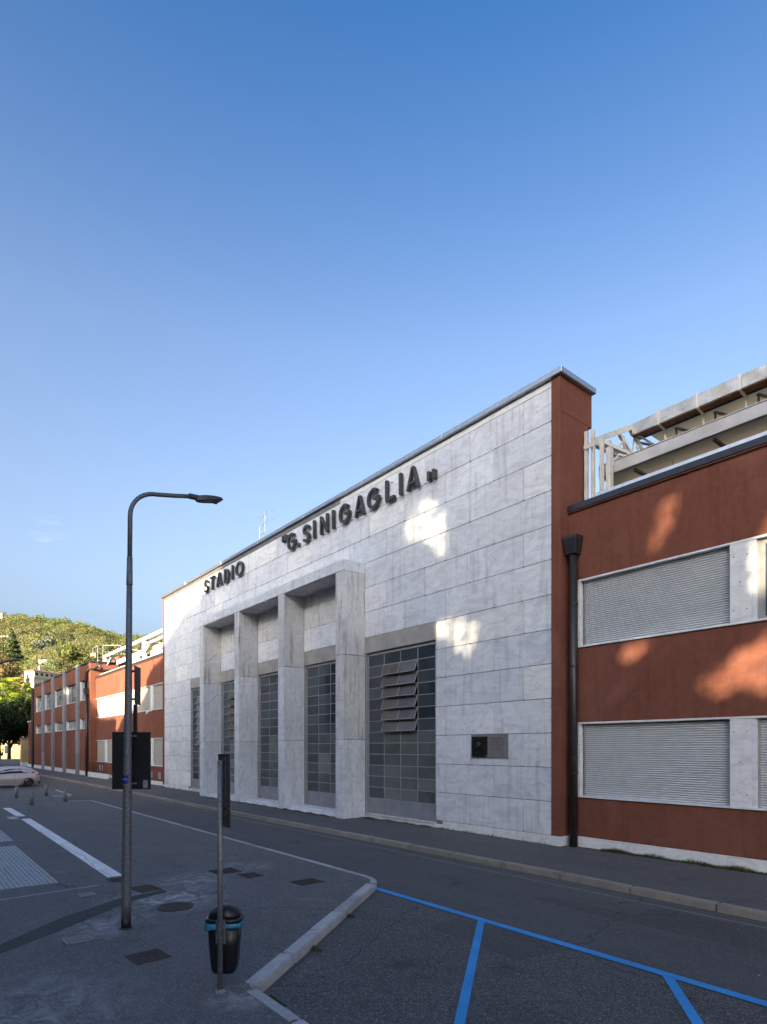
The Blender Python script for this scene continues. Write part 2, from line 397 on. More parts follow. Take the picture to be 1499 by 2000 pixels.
CACHE = {}
def slab(name, x0, x1, y0, y1, z0, z1, mat, parent=None, ch=.006):
    """a chamfered box as an object of its own, origin at its centre, sharing its mesh with equal ones"""
    sx, sy, sz = [round(abs(a - b), 3) for a, b in ((x0, x1), (y0, y1), (z0, z1))]
    key = (name.split('.')[0], sx, sy, sz, mat, ch)
    if key not in CACHE:
        bm = bmesh.new(); bmesh.ops.create_cube(bm, size=1); bmesh.ops.scale(bm, vec=(sx, sy, sz), verts=bm.verts)
        if ch: bmesh.ops.bevel(bm, geom=list(bm.edges), offset=min(ch, sx / 3, sy / 3, sz / 3), segments=1, affect='EDGES')
        me = bpy.data.meshes.new(name); bm.to_mesh(me); bm.free(); me.materials.append(M[mat]); CACHE[key] = me
    o = bpy.data.objects.new(name, CACHE[key])
    return link(o, parent, ((x0 + x1) / 2, (y0 + y1) / 2, (z0 + z1) / 2))

def scatter_quads(cent, size, tint, normal=None, jit=.55, name="crown", parent=None, mat="leaf", aspect=1.0, kind=None, tri=False):
    """cent Nx3, size N, tint Nx3: randomly turned leaf-clump faces in one mesh"""
    N = len(cent); a = rng.normal(size=(N, 3)); a /= np.linalg.norm(a, axis=1)[:, None]
    b = rng.normal(size=(N, 3))
    if normal is not None:
        nn = normal + rng.normal(size=(N, 3)) * jit; nn /= np.linalg.norm(nn, axis=1)[:, None]
        a = np.cross(nn, b); a /= np.linalg.norm(a, axis=1)[:, None]; b = np.cross(nn, a)
    else:
        b = b - (a * b).sum(1)[:, None] * a; b /= np.linalg.norm(b, axis=1)[:, None]
    s = size[:, None] / 2
    if tri:
        V = np.stack([cent - a * s, cent + a * s * .9 - b * s * .5, cent + b * s * aspect], 1).reshape(-1, 3); k = 3
    else:
        V = np.stack([cent - a * s - b * s * .3 * aspect, cent - b * s * aspect + a * s * .2, cent + a * s + b * s * .35 * aspect, cent + b * s * aspect - a * s * .25], 1).reshape(-1, 3); k = 4
    loc = np.array(wl(parent)) if parent is not None else np.zeros(3)
    V = V - loc
    me = bpy.data.meshes.new(name); me.vertices.add(N * k); me.vertices.foreach_set("co", V.ravel())
    me.loops.add(N * k); me.loops.foreach_set("vertex_index", np.arange(N * k))
    me.polygons.add(N); me.polygons.foreach_set("loop_start", np.arange(N) * k)
    try: me.polygons.foreach_set("loop_total", np.full(N, k))
    except Exception: pass
    at = me.color_attributes.new("tint", 'FLOAT_COLOR', 'POINT')
    cc = np.ones((N, k, 4)); cc[:, :, :3] = tint[:, None, :]; at.data.foreach_set("color", cc.ravel())
    me.update(); me.validate(); me.materials.append(M[mat])
    o = bpy.data.objects.new(name, me); link(o, parent, wl(parent) if parent is not None else (0, 0, 0))
    if kind: o["kind"] = kind
    return o

# ================================================================== GROUND
MB().sheet([(-2500, -2500), (2500, -2500), (2500, 2500), (-2500, 2500)], -.05).build("ground", "soil", None)["kind"] = "structure"
road = MB().sheet([(-260, -60), (60, -60), (60, 11.9), (-260, 11.9)], 0).build("road", "asphalt"); tag(road, kind="structure")
# parking bay strip, coarser asphalt
bay = MB().sheet([(40, 3.2), (40, 7.62), (-9.6, 7.62), (-6.3, 3.2)], .004).build("parking_bay", "bay"); tag(bay, kind="structure")
# raised plaza
PL = [(60, -60), (60, 3.18), (-6.58, 3.22), (-9.88, 7.62), (-10.2, 7.93), (-10.7, 7.95), (-33.0, 7.95), (-34.6, 7.92), (-35.1, 6.9), (-40.1, 6.75), (-46.0, 6.4), (-46.0, -60)]
plaza = MB().prism(PL[::-1][::-1], -.04, .12)
plaza.f[0] = plaza.f[0]
pz = plaza.build("plaza", "plaza"); tag(pz, kind="structure")
bm = bmesh.new(); bm.from_mesh(pz.data); bmesh.ops.recalc_face_normals(bm, faces=bm.faces); bm.to_mesh(pz.data); bm.free()
pave = MB().box(-230, 40, 11.62, 15.6, -.04, .128).build("pavement", "walk"); tag(pave, kind="structure")
# asphalt patches, trench and seams
MB().sheet([(-7.2, 6.75), (-5.3, 6.65), (-5.1, 7.6), (-7.3, 7.55)], .008).build("asphalt_patch", "patch2")["kind"] = "structure"
MB().sheet([(-7.3, 9.6), (2.5, 9.75), (2.5, 10.75), (-5.45, 10.9), (-5.5, 10.1), (-7.2, 10.0)], .004).build("asphalt_patch", "patch2")["kind"] = "structure"
tr = []
for (a, b) in [((-9.2, .55), (-8.75, .45)), ((-10.22, 1.18), (-9.63, .98)), ((-11.13, 2.10), (-10.45, 2.03)), ((-11.86, 3.21), (-11.5, 3.29)), ((-12.02, 4.05), (-11.82, 4.12))]: tr.append((a, b))
m = MB()
L = [a for a, b in tr]; R = [b for a, b in tr]
for i in range(len(tr) - 1):
    m.sheet([L[i], R[i], R[i + 1], L[i + 1]], .124)
m.build("asphalt_trench", "patch")["kind"] = "structure"
# gutter line along the main kerb
m = MB()
for i in range(30):
    x0 = -62 + i * 2.2; w = .012 + .01 * random.random()
    m.sheet([(x0, 10.98 + .03 * math.sin(i)), (x0 + 2.2, 10.98 + .03 * math.sin(i + 1)), (x0 + 2.2, 10.98 + w + .03 * math.sin(i + 1)), (x0, 10.98 + w + .03 * math.sin(i))], .004)
m.build("gutter_line", "white_worn")["kind"] = "structure"

# paint
def stripe(name, pts, w, z, mat, closed=False):
    m = MB(); 
    for (x0, y0), (x1, y1) in zip(pts, pts[1:]):
        d = Vector((x1 - x0, y1 - y0)); d.normalize(); n = Vector((-d.y, d.x)) * w / 2
        m.sheet([(x0 - n.x, y0 - n.y), (x1 - n.x, y1 - n.y), (x1 + n.x, y1 + n.y), (x0 + n.x, y0 + n.y)], z)
    o = m.build(name, mat); o["kind"] = "structure"; return o
def quadmark(name, q, z, mat):
    o = MB().sheet(q, z).build(name, mat); o["kind"] = "structure"; return o
quadmark("blue_road_marking", [(-10.0, 7.66), (30, 7.66), (30, 7.82), (-9.95, 7.82)], .012, "blue")
quadmark("blue_road_marking", [(-6.95, 7.655), (-6.80, 7.655), (-3.35, 3.32), (-3.50, 3.32)], .012, "blue")
quadmark("blue_road_marking", [(-3.78, 7.655), (-3.62, 7.655), (-.2, 3.32), (-.36, 3.32)], .012, "blue")
# white band crossing the plaza (stone-like slabs of paint)
quadmark("white_plaza_band", [(-33.0, 3.75), (-28.55, 3.745), (-28.55, 4.06), (-32.8, 4.06)], .124, "white")
quadmark("white_plaza_band", [(-27.45, 3.745), (-13.95, 3.53), (-13.95, 3.85), (-27.45, 4.06)], .124, "white")
quadmark("white_plaza_band", [(-28.6, 3.38), (-27.6, 3.38), (-27.6, 3.70), (-28.6, 3.70)], .124, "white_worn")
m = MB(); cy0 = 3.76; xx = -23.5
while xx < -14.3:
    dx = random.uniform(.25, .7); cy1 = 3.70 + .05 * math.sin(xx * 1.7) - .016 * (xx + 19) + random.uniform(-.02, .02)
    if random.random() < .75: m.sheet([(xx, cy0 - .007), (xx + dx, cy1 - .007), (xx + dx, cy1 + .007), (xx, cy0 + .007)], .128)
    cy0 = cy1; xx += dx
for xb in (-26.4, -24.9, -22.8, -20.6, -18.2, -16.3): m.sheet([(xb, 3.60), (xb + .02, 3.60), (xb + .03, 4.02), (xb + .01, 4.02)], .1285) if False else None
m.build("band_crack", "joint")["kind"] = "structure"
quadmark("thin_white_line", [(-13.12, 1.0), (-13.08, 1.0), (-13.25, 3.2), (-13.29, 3.2)], .124, "white_worn")
stripe("yellow_road_marking", [(-47.1, 4.2), (-47.3, 6.4), (-47.6, 7.86), (-53, 8.0), (-58, 8.0)], .12, .004, "yellow")

# ------------------------------------------------------------------ kerbs
def kerb_run(name, pts, w, top, h, stone, mat, label, gap=.022, cat="kerb", cham=.02):
    """a run of kerb stones: each stone a part"""
    root = thing(name, (pts[0][0], pts[0][1], 0), label, cat)
    for (x0, y0), (x1, y1) in zip(pts, pts[1:]):
        L = math.hypot(x1 - x0, y1 - y0); n = max(1, round(L / stone)); d = Vector((x1 - x0, y1 - y0, 0)) / L; nrm = Vector((-d.y, d.x, 0))
        for i in range(n):
            a = L * i / n + gap / 2; b = L * (i + 1) / n - gap / 2; dz = random.uniform(-.004, .004); dn = random.uniform(-.006, .006)
            key = ('k', round(b - a, 2), w, h, mat)
            if key not in CACHE:
                bm = bmesh.new(); bmesh.ops.create_cube(bm, size=1); bmesh.ops.scale(bm, vec=(b - a, w, h), verts=bm.verts)
                bmesh.ops.bevel(bm, geom=list(bm.edges), offset=min(cham, w / 4), segments=2, affect='EDGES')
                me = bpy.data.meshes.new("kerb_stone"); bm.to_mesh(me); bm.free(); me.materials.append(M[mat]); CACHE[key] = me
            o = bpy.data.objects.new("kerb_stone", CACHE[key])
            c = Vector((x0, y0, 0)) + d * ((a + b) / 2) + nrm * dn
            link(o, root, (c.x, c.y, top - h / 2 + dz)); o.rotation_euler = (0, 0, math.atan2(d.y, d.x) + random.uniform(-.002, .002))
    return root
kerb_run("pavement_kerb", [(-130, 11.62), (-95, 11.55), (-46, 11.48), (-25, 11.46), (-8.0, 11.62), (-3, 11.50), (12, 11.5)], .24, .136, .30, 1.75, "kerb", "tan stone kerb along the pavement in front of the stadium")
kerb_run("plaza_kerb", [(-6.57, 3.27), (-9.86, 7.61)], .22, .137, .30, 1.05, "granite", "speckled granite kerb slanting beside the blue bay, from plaza corner to road")
kerb_run("plaza_kerb", [(12, 3.19), (-6.44, 3.19)], .17, .131, .30, 1.0, "granite", "granite kerb running out of the bottom corner behind the parking bay")
kerb_run("plaza_kerb", [(-9.90, 7.68), (-10.03, 7.82), (-10.25, 7.92), (-10.7, 7.97), (-33.9, 7.97), (-34.6, 7.90), (-35.1, 6.9)], .13, .132, .28, 1.1, "granite", "thin pale flush kerb edging the plaza along the road", cham=.008)
kerb_run("traffic_island_kerb", [(-39.4, 6.9), (-39.35, 7.9), (-44.8, 8.1)], .16, .15, .28, 1.0, "granite", "short pale kerb corner beyond the bollards near the parked cars", cham=.01)
MB().prism([(-46, 6.3), (-39.45, 6.8), (-39.42, 7.82), (-44.8, 8.02), (-46, 8.02)], -.04, .125).build("traffic_island", "plaza")["kind"] = "structure"

# ------------------------------------------------------------------ covers and gratings in the plaza
def cover(name, cx, cy, lx, ly, rot, mat, label, bars=0, cat="manhole cover", frame=True, nx=0):
    t = thing(name, (cx, cy, .124), label, cat, "covers and gratings set in the plaza")
    me = MB().box(-lx / 2, lx / 2, -ly / 2, ly / 2, 0, .003)
    m = MB(); m.box(-lx / 2 + .02, lx / 2 - .02, -ly / 2 + .02, ly / 2 - .02, 0, .004)
    o = m.build("plate", mat); o.parent = t
    if frame:
        m = MB(); e = .03
        for a in ((-lx / 2, lx / 2, -ly / 2, -ly / 2 + e), (-lx / 2, lx / 2, ly / 2 - e, ly / 2), (-lx / 2, -lx / 2 + e, -ly / 2 + e, ly / 2 - e), (lx / 2 - e, lx / 2, -ly / 2 + e, ly / 2 - e)): m.box(*a, 0, .008)
        o = m.build("rim", "iron" if mat == "iron" else "cover"); o.parent = t
    if bars:
        m = MB()
        for i in range(bars):
            x = -lx / 2 + .045 + (lx - .09) * (i + .5) / bars; m.box(x - .009, x + .009, -ly / 2 + .035, ly / 2 - .035, .004, .010)
        for i in range(nx):
            y = -ly / 2 + .045 + (ly - .09) * (i + .5) / nx; m.box(-lx / 2 + .035, lx / 2 - .035, y - .007, y + .007, .004, .0085)
        o = m.build("ribbing", mat if mat == 'cover' else "iron"); o.parent = t; o["kind"] = "stuff"
    t.rotation_euler = (0, 0, rot); return t
cover("drain_grate", -12.36, 3.84, .62, .44, .12, "iron", "rusty slotted drain grate just behind the street lamp by the dark trench", 14, "grate", nx=2)
cover("inspection_cover", -13.55, 3.62, .40, .34, .05, "iron", "small framed iron cover at the near end of the white band", 5, nx=0)
cover("inspection_cover", -12.55, 2.80, .30, .28, .05, "cover", "small pale square cover beside the dark trench, nearest the steel gratings", 6)
cover("inspection_cover", -9.72, 2.04, .36, .36, .04, "cover", "pale grey square cover left of the street lamp foot", 8, nx=8)
cover("inspection_cover", -8.33, 2.62, .44, .46, .05, "iron", "dark chequered iron cover between street lamp and litter bin", 6, nx=7)
cover("inspection_cover", -12.98, 5.80, .55, .58, .02, "iron", "rusty iron cover behind the sign post, farther of two neighbours", 12, nx=0)
cover("drain_grate", -12.2, 6.06, .46, .40, .02, "iron", "dark barred drain grate behind the sign post, nearer of two neighbours", 12, "grate", nx=4)
cover("drain_grate", -10.86, 6.68, .46, .56, .04, "iron", "rusty grid drain grate near the rounded plaza corner", 10, "grate", nx=9)
t = thing("manhole_cover", (-10.62, 3.82, .124), "round cast iron manhole cover between street lamp and litter bin", "manhole cover", "covers and gratings set in the plaza")
m = MB(); m.tube([(0, 0, 0), (0, 0, .006)], .30, 40); o = m.build("plate", "iron"); o.parent = t
m = MB()
for r0, r1 in ((.285, .31), (.235, .25)):
    for k in range(40):
        a0, a1 = 2 * math.pi * k / 40, 2 * math.pi * (k + 1) / 40
        m.add([(r0 * math.cos(a0), r0 * math.sin(a0), .011), (r1 * math.cos(a0), r1 * math.sin(a0), .011), (r1 * math.cos(a1), r1 * math.sin(a1), .011), (r0 * math.cos(a1), r0 * math.sin(a1), .011)], [(0, 1, 2, 3)])
for i in range(-4, 5):
    for j in range(-4, 5):
        x, y = i * .05, j * .05
        if x * x + y * y < .048: m.box(x - .018, x + .018, y - .018, y + .018, .006, .012)
o = m.build("ribbing", "iron"); o.parent = t; o["kind"] = "stuff"
for nm, x0, x1, y0, y1, lb in (("floor_grating", -20.15, -14.05, -1.2, 2.60, "blue grey steel grating set in the plaza, nearer one"), ("floor_grating", -27.4, -21.15, -1.2, 2.70, "blue grey steel grating set in the plaza, farther one")):
    t = thing(nm, ((x0 + x1) / 2, (y0 + y1) / 2, .12), lb, "grating", "steel gratings in the plaza")
    for k in range(5):
        xa = x0 + (x1 - x0) * k / 5; slab("deck_panel", xa + .006, xa + (x1 - x0) / 5 - .006, y0, y1, .10, .126, "grate", t, .002)
    y = y1 - .03; n = 0
    while y > y0 + .02:
        slab("bar", x0 + .02, x1 - .02, y - .004, y + .004, .1265, .129, "grate_bar", t, 0); y -= .088; n += 1

# ================================================================== STADIUM ENTRANCE BLOCK (marble)
FY = 14.70; BX0, BX1 = -43.1, -10.5; TOP = 13.60
ent = thing("stadium_entrance", (-26.8, 15.4, .12), "white marble clad stadium entrance block with tall pillared portico", "building")
WIN = [(-38.2, -34.1), (-33.45, -29.4), (-28.8, -24.75), (-24.15, -20.1), (-19.45, -15.31)]
WT, WB = 7.38, .30
m = MB()
edges = [BX0 + .02] + [e for w in WIN for e in w] + [BX1 - .02]
for i in range(0, len(edges), 2): m.box(edges[i], edges[i + 1], FY + .035, 16.05, .02, WT)
m.box(BX0 + .02, BX1 - .02, FY + .035, 16.05, WT, 13.58)
for a, b in WIN: m.box(a, b, FY + .035, 16.05, .02, WB - .02)
m.build("wall", "joint", ent)
dk = MB()
for a, b in WIN: dk.box(a + .01, b - .01, 15.5, 16.0, WB, WT)
dk.build("interior", "dark", ent)
# red returns at both ends
m = MB(); m.box(BX1 + .0, -10.2, FY - .02, 16.12, .40, 12.58); m.box(BX1 + .0, -10.2, FY - .02, 16.30, 12.58, 13.58)
m.build("red_end_wall", "red", ent, bevel=.01)
m = MB(); m.box(-43.42, BX0, FY - .02, 16.3, .30, 13.58); m.build("red_end_wall", "red", ent)
slab("plinth_stone", BX1 + .004, -10.18, FY - .04, FY + .30, .05, .398, "marble_clean", ent)
slab("plinth_stone", -10.34, -10.18, FY + .305, 15.06, .05, .398, "marble_clean", ent)
# coping: folded metal, in lengths
xs = [-43.55, -38.8, -33.2, -28.6, -24.05, -19.5, -14.9, -10.08]
for a, b in zip(xs, xs[1:]):
    slab("coping", a + .004, b - .004, FY - .12, 16.36, 13.60, 13.76 + random.uniform(-.004, .004), "coping", ent, .01)
# dull flashing strip under coping
# marble slabs in running bond
ROWS = [.40, 1.38, 2.37, 3.37, 4.37, 5.38, 6.38, 7.38, 8.40, 9.40, 10.40, 11.40, 12.40, 13.38]
A = [-12.67 - 2.165 * k for k in range(0, 15)]; B = [-11.50 - 2.19 * k for k in range(0, 15)]
def row_cells(joints, x0, x1):
    js = [x1] + [j for j in joints if x0 + .35 < j < x1 - .2] + [x0]
    return [(js[i + 1], js[i]) for i in range(len(js) - 1)]
def holes(z0, z1):
    if z1 <= WT + .01: return [(a, b) for a, b in WIN]
    return []
PORT = (-34.08, -19.47); PT = 10.40
panels = 0; pins = MB()
for r in range(len(ROWS) - 1):
    z0, z1 = ROWS[r], ROWS[r + 1]; J = B if r % 2 == 0 else A
    # free spans
    spans = [(BX0, BX1)]
    cut = list(holes(z0, z1))
    if z1 <= PT + .01: cut += [(-34.08, -33.45), (-29.4, -28.8), (-24.75, -24.15), (-20.1, -19.45)]
    cut.sort(); sp = []; cur = BX0
    for a, b in cut:
        if a > cur + .05: sp.append((cur, a))
        cur = max(cur, b)
    if BX1 > cur + .05: sp.append((cur, BX1))
    for a, b in sp:
        for c0, c1 in row_cells(J, a, b):
            back = (PORT[0] < (c0 + c1) / 2 < PORT[1]) and z1 <= PT + .01
            mat = "marble_stain" if (back and z0 > 8.3) else random.choice(["marble"] * 5 + ["marble_clean"])
            dy = random.uniform(-.003, .003)
            slab("marble_panel", c0 + .007, c1 - .007, FY + dy, FY + .033, z0 + .008, z1 - .008, mat, ent, .006); panels += 1
            for px in ((c0 + .02), (c0 + c1) / 2, (c1 - .02)):
                for pz_ in ((z0 + .012,) if px != (c0 + c1) / 2 else (z0 + .012, z0 + .5)):
                    pins.tube([(px, FY + .03, pz_), (px, FY - .006, pz_)], .013, 6)
o = pins.build("fixing_pin", "engraved", ent); o["kind"] = "stuff"
# top strip under the coping: marble on the right half, metal flashing on the left
slab("top_strip", -21.2, BX1, FY + .002, FY + .03, 13.388, 13.58, "marble_clean", ent)
slab("flashing", BX0, -21.21, FY - .01, FY + .03, 13.388, 13.59, "flash", ent)
# base strip
x = BX0
for a, b in ((BX0, -34.1), (-19.45, BX1)):
    n = round((b - a) / 2.1)
    for i in range(n): slab("base_slab", a + (b - a) * i / n + .004, a + (b - a) * (i + 1) / n - .004, FY - .006, FY + .03, .04, .395 if not (-19.5 < a + (b - a) * (i + .5) / n < -15.0 or -38.4 < a + (b - a) * (i + .5) / n < -34.1) else .27, "marble_clean", ent, .005)
# pillars
PX = [(-34.05, -33.48), (-29.38, -28.85), (-24.72, -24.18), (-20.02, -19.47)]
for i, (a, b) in enumerate(PX):
    for z0, z1 in ((.05, 3.255), (3.27, 6.63), (6.645, 9.955)):
        mt = "marble_drip" if (i == 3 and z0 > 1) or z0 > 6 else "marble"
        slab("pillar_block", a, b, 13.65 + random.uniform(-.004, .004), FY + .03, z0, z1, mt, ent, .008)
# lintel over the portico with stone joints, plus soffit
lj = [-34.05, -31.7, -28.95, -27.4, -24.2, -21.6, -19.47]
for a, b in zip(lj, lj[1:]):
    slab("lintel_block", a + .003, b - .003, 13.65, FY + .03, 9.97, 10.40, "marble", ent, .007)
for i in range(3):
    a, b = PX[i][1], PX[i + 1][0]
    slab("soffit_panel", a + .003, b - .003, 13.70, FY + .02, 9.945, 9.968, "marble_stain", ent, .003)
# steps in the bays
for i in range(3):
    a, b = PX[i][1], PX[i + 1][0]
    slab("step", a + .01, b - .01, 13.72, FY + .05, .05, .17, "marble_clean", ent, .012)
    slab("step", a + .12, b - .01, 13.98, FY + .05, .171, .30, "marble", ent, .012)
for a, b in (WIN[0], WIN[4]): slab("sill", a, b, FY - .05, FY + .12, .272, .30, "marble_clean", ent, .006)

# glazed screens
def glazing(parent, a, b, idx):
    y = FY + .10
    fr = MB(); fr.box(a, a + .07, y - .07, y + .10, WB, 6.74); fr.box(b - .07, b, y - .07, y + .10, WB, 6.74)
    fr.box(a + .10, a + .15, y - .02, y + .08, WB, 6.74)
    fr.box(a + .07, b - .07, y - .02, y + .08, 6.62, 6.72); fr.box(a + .07, b - .07, y - .02, y + .08, WB, WB + .04)
    w = fr.build("window_frame", "frame", parent, loc=(a, y, WB))
    slab("roller_box", a + .003, b - .003, FY - .012, y + .08, 6.745, 7.372, "box", parent, .006)
    x0, x1 = a + .15, b - .07; cw = (x1 - x0) / 4; z0 = .93; n = 13; ch = (6.62 - z0) / n
    for c in range(4):
        slab("kick_panel", x0 + c * cw + .006, x0 + (c + 1) * cw - .006, y, y + .03, WB + .04, z0 - .012, "kick", w, .004)
    mu = MB()
    for c in range(1, 4): mu.box(x0 + c * cw - .014, x0 + c * cw + .014, y - .012, y + .03, z0 - .012, 6.62)
    for r in range(0, n): mu.box(x0, x1, y - .010, y + .03, z0 + r * ch - .013, z0 + r * ch + .013)
    o = mu.build("muntin", "frame", w, loc=(a, y, WB)); o["kind"] = "stuff"
    tilt = {4: range(6, 12), 1: range(6, 12), 0: range(5, 12)}.get(idx, ())
    for c in range(4):
        for r in range(n):
            xa, xb = x0 + c * cw + .014, x0 + (c + 1) * cw - .014; za, zb = z0 + r * ch + .013, z0 + (r + 1) * ch - .013
            if r in tilt and c in (1, 2): continue
            mt = "glass_low" if (r < 6 and c > 0) else "glass"
            g = slab("pane", xa, xb, y + .005, y + .013, za, zb, mt, w, 0)
            g.rotation_euler = (random.uniform(-.012, .012), 0, random.uniform(-.012, .012))
    for r in tilt:
        # bottom-out hopper sash: hinge at the top, bottom swung out towards the street
        xa, xb = x0 + cw, x0 + 3 * cw; zt = z0 + (r + 1) * ch - .01; h = ch + .005
        s = MB(); e = .022
        s.box(-(xb - xa) / 2, (xb - xa) / 2, -.012, .012, -h, -h + e); s.box(-(xb - xa) / 2, (xb - xa) / 2, -.012, .012, -e, 0)
        for q in (-(xb - xa) / 2, -.011, (xb - xa) / 2 - e): s.box(q, q + e, -.0125, .0125, -h + e, -e)
        me = s.build("sash", "frame"); C.objects.unlink(me)
        link(me, w, ((xa + xb) / 2, y - .03, zt)); me.rotation_euler = (math.radians(-19), 0, 0)
        for q in (0, 1):
            g = MB().box(-(xb - xa) / 2 + e if q == 0 else .011, -.011 if q == 0 else (xb - xa) / 2 - e, -.003, .003, -h + e, -e).build("sash_glass", "glass_warm")
            C.objects.unlink(g); C.objects.link(g); g.parent = w; g.location = me.location; g.rotation_euler = me.rotation_euler
    # dark void behind open sashes
    return w
for i, (a, b) in enumerate(WIN): glazing(ent, a, b, i)
# old cracks in the pillar slabs
for nm_, cr in (("crack", [(-29.36, 13.645, 7.65), (-29.10, 13.645, 7.35), (-28.845, 13.66, 6.99), (-28.845, 14.0, 7.32), (-28.845, 14.35, 7.75)]), ("crack", [(-33.475, 13.68, 7.90), (-33.475, 14.05, 8.05), (-33.475, 14.5, 8.42)]), ("crack", [(-28.845, 13.9, 1.7), (-28.845, 13.68, .95), (-29.2, 13.645, 1.6)]), ("crack", [(-33.475, 13.68, 5.3), (-33.475, 14.5, 6.0)])):
    m = MB(); m.tube([Vector(q) + Vector((0, 0, random.uniform(-.03, .03))) for q in cr], .010, 5); m.build(nm_, "joint", ent)
# small white box on the pillar
slab("door_bell", -19.93, -19.80, 13.60, 13.65, 3.02, 3.20, "print_white", ent, .01)
# plaque (own thing)
pq = thing("memorial_plaque", (-12.85, 14.65, 3.0), "grey stone memorial plaque with dark bronze relief of a rower on the marble wall", "plaque")
slab("stone_plate", -13.60, -12.07, 14.655, 14.695, 2.62, 3.385, "plaque", pq, .006)
slab("bronze_plate", -13.54, -12.88, 14.62, 14.654, 2.70, 3.30, "bronze", pq, .01)
slab("bronze_ledge", -13.50, -12.92, 14.60, 14.654, 2.655, 2.695, "bronze", pq, .008)
m = MB()
hd = [( -13.21, 14.615, 3.19)]
m.tube([(-13.21, 14.61, 3.17), (-13.21, 14.60, 3.21), (-13.21, 14.61, 3.25)], [.03, .042, .02], 8)
m.tube([(-13.28, 14.61, 3.12), (-13.32, 14.60, 3.05), (-13.29, 14.60, 2.97), (-13.20, 14.59, 2.93)], [.026, .022, .018, .014], 6)
m.tube([(-13.15, 14.61, 3.12), (-13.11, 14.60, 3.05), (-13.14, 14.60, 2.97), (-13.20, 14.59, 2.93)], [.026, .022, .018, .014], 6)
m.tube([(-13.215, 14.61, 3.14), (-13.215, 14.605, 3.0), (-13.21, 14.61, 2.90)], [.05, .055, .045], 8)
m.tube([(-13.20, 14.60, 2.93), (-13.55, 14.605, 2.85)], [.014, .010], 6); m.tube([(-13.19, 14.60, 2.95), (-12.90, 14.605, 2.88)], [.014, .010], 6)
for k in range(7):
    a = math.radians(20 + k * 23); m.tube([(-13.20, 14.61, 2.76), (-13.20 + .19 * math.cos(a), 14.612, 2.76 + .10 * math.sin(a))], [.010, .006], 5)
m.build("relief_figure", M["bronze"], pq, smooth=True)

def textobj(body, size, mat, parent, loc, rot=(math.radians(90), 0, 0), ext=.001, name="lettering", align='CENTER', sx=1.0):
    cu = bpy.data.curves.new(name, 'FONT'); cu.body = body; cu.size = size; cu.extrude = ext; cu.align_x = align; cu.space_line = .95
    o = bpy.data.objects.new("tmp", cu); C.objects.link(o); bpy.context.view_layer.update()
    me = bpy.data.meshes.new_from_object(o.evaluated_get(bpy.context.evaluated_depsgraph_get())); C.objects.unlink(o)
    me.materials.clear(); me.materials.append(M[mat])
    n = bpy.data.objects.new(name, me); link(n, parent, loc); n.rotation_euler = rot; n.scale = (sx, 1, 1); return n
# the engraved lines are too worn to read: rows of short cut strokes in the photo's line lengths
m = MB()
for z, x0, x1, h in ((3.235, -12.74, -12.24, .040), (3.165, -12.76, -12.22, .028), (3.105, -12.78, -12.20, .026), (3.045, -12.76, -12.22, .026), (2.985, -12.70, -12.28, .024), (2.925, -12.72, -12.30, .024), (2.865, -12.72, -12.26, .024), (2.79, -12.42, -12.20, .020), (2.72, -12.34, -12.22, .022)):
    x = x0
    while x < x1:
        w = random.uniform(.008, .018)
        if random.random() < .86: m.box(x, x + w, 14.6515, 14.656, z - h * random.uniform(.4, .5), z + h * random.uniform(.4, .5))
        x += w + random.uniform(.006, .012)
m.build("worn_inscription", "engraved", pq)["kind"] = "stuff"

# ------------------------------------------------------------------ the raised letters
def glyph(ch, w, h, t):
    """strokes of a geometric capital: list of (quad strips) in x-z, origin lower left"""
    S = []
    def bar(x0, z0, x1, z1, tt=t, horiz=None):
        d = Vector((x1 - x0, z1 - z0)).normalized(); n = Vector((-d.y, d.x)) * tt / 2
        S.append([(x0 - n.x, z0 - n.y), (x1 - n.x, z1 - n.y), (x1 + n.x, z1 + n.y), (x0 + n.x, z0 + n.y)])
    def arc(cx, cz, rx, rz, a0, a1, n=18, tt=t):
        for k in range(n):
            p, q = math.radians(a0 + (a1 - a0) * k / n), math.radians(a0 + (a1 - a0) * (k + 1) / n)
            o = lambda a, s: (cx + (rx - s) * math.cos(a), cz + (rz - s) * math.sin(a))
            S.append([o(p, 0), o(q, 0), o(q, tt), o(p, tt)])
    if ch == 'I': bar(w / 2, 0, w / 2, h)
    if ch == 'L': bar(t / 2, 0, t / 2, h); bar(t, t / 2, w, t / 2)
    if ch == 'T': bar(w / 2, 0, w / 2, h - t); bar(0, h - t / 2, w, h - t / 2)
    if ch == 'A':
        S.append([(0, 0), (t * 1.05, 0), (w / 2 + t * .1, h), (w / 2 - t * .55, h)]); S.append([(w - t * 1.05, 0), (w, 0), (w / 2 + t * .55, h), (w / 2 - t * .1, h)])
        bar(w * .25, h * .27, w * .75, h * .27, t * .85)
    if ch == 'N': bar(t / 2, 0, t / 2, h); bar(w - t / 2, 0, w - t / 2, h); S.append([(t * .9, h), (t * .1, h), (w - t * .9, 0), (w - t * .1, 0)])
    if ch == 'D': bar(t / 2, 0, t / 2, h); arc(t * .8, h / 2, w - t * .8, h / 2, -90, 90)
    if ch == 'O': arc(w / 2, h / 2, w / 2, h / 2, 0, 360, 32)
    if ch == 'G': arc(w / 2, h / 2, w / 2, h / 2, 48, 352, 28); bar(w * .52, h * .47, w, h * .47, t * .85)
    if ch == 'S':
        r = (h + t) / 4; arc(w / 2, h - r, w / 2, r, 15, 270, 18); arc(w / 2, r, w / 2, r, -165, 90, 18)
    return S
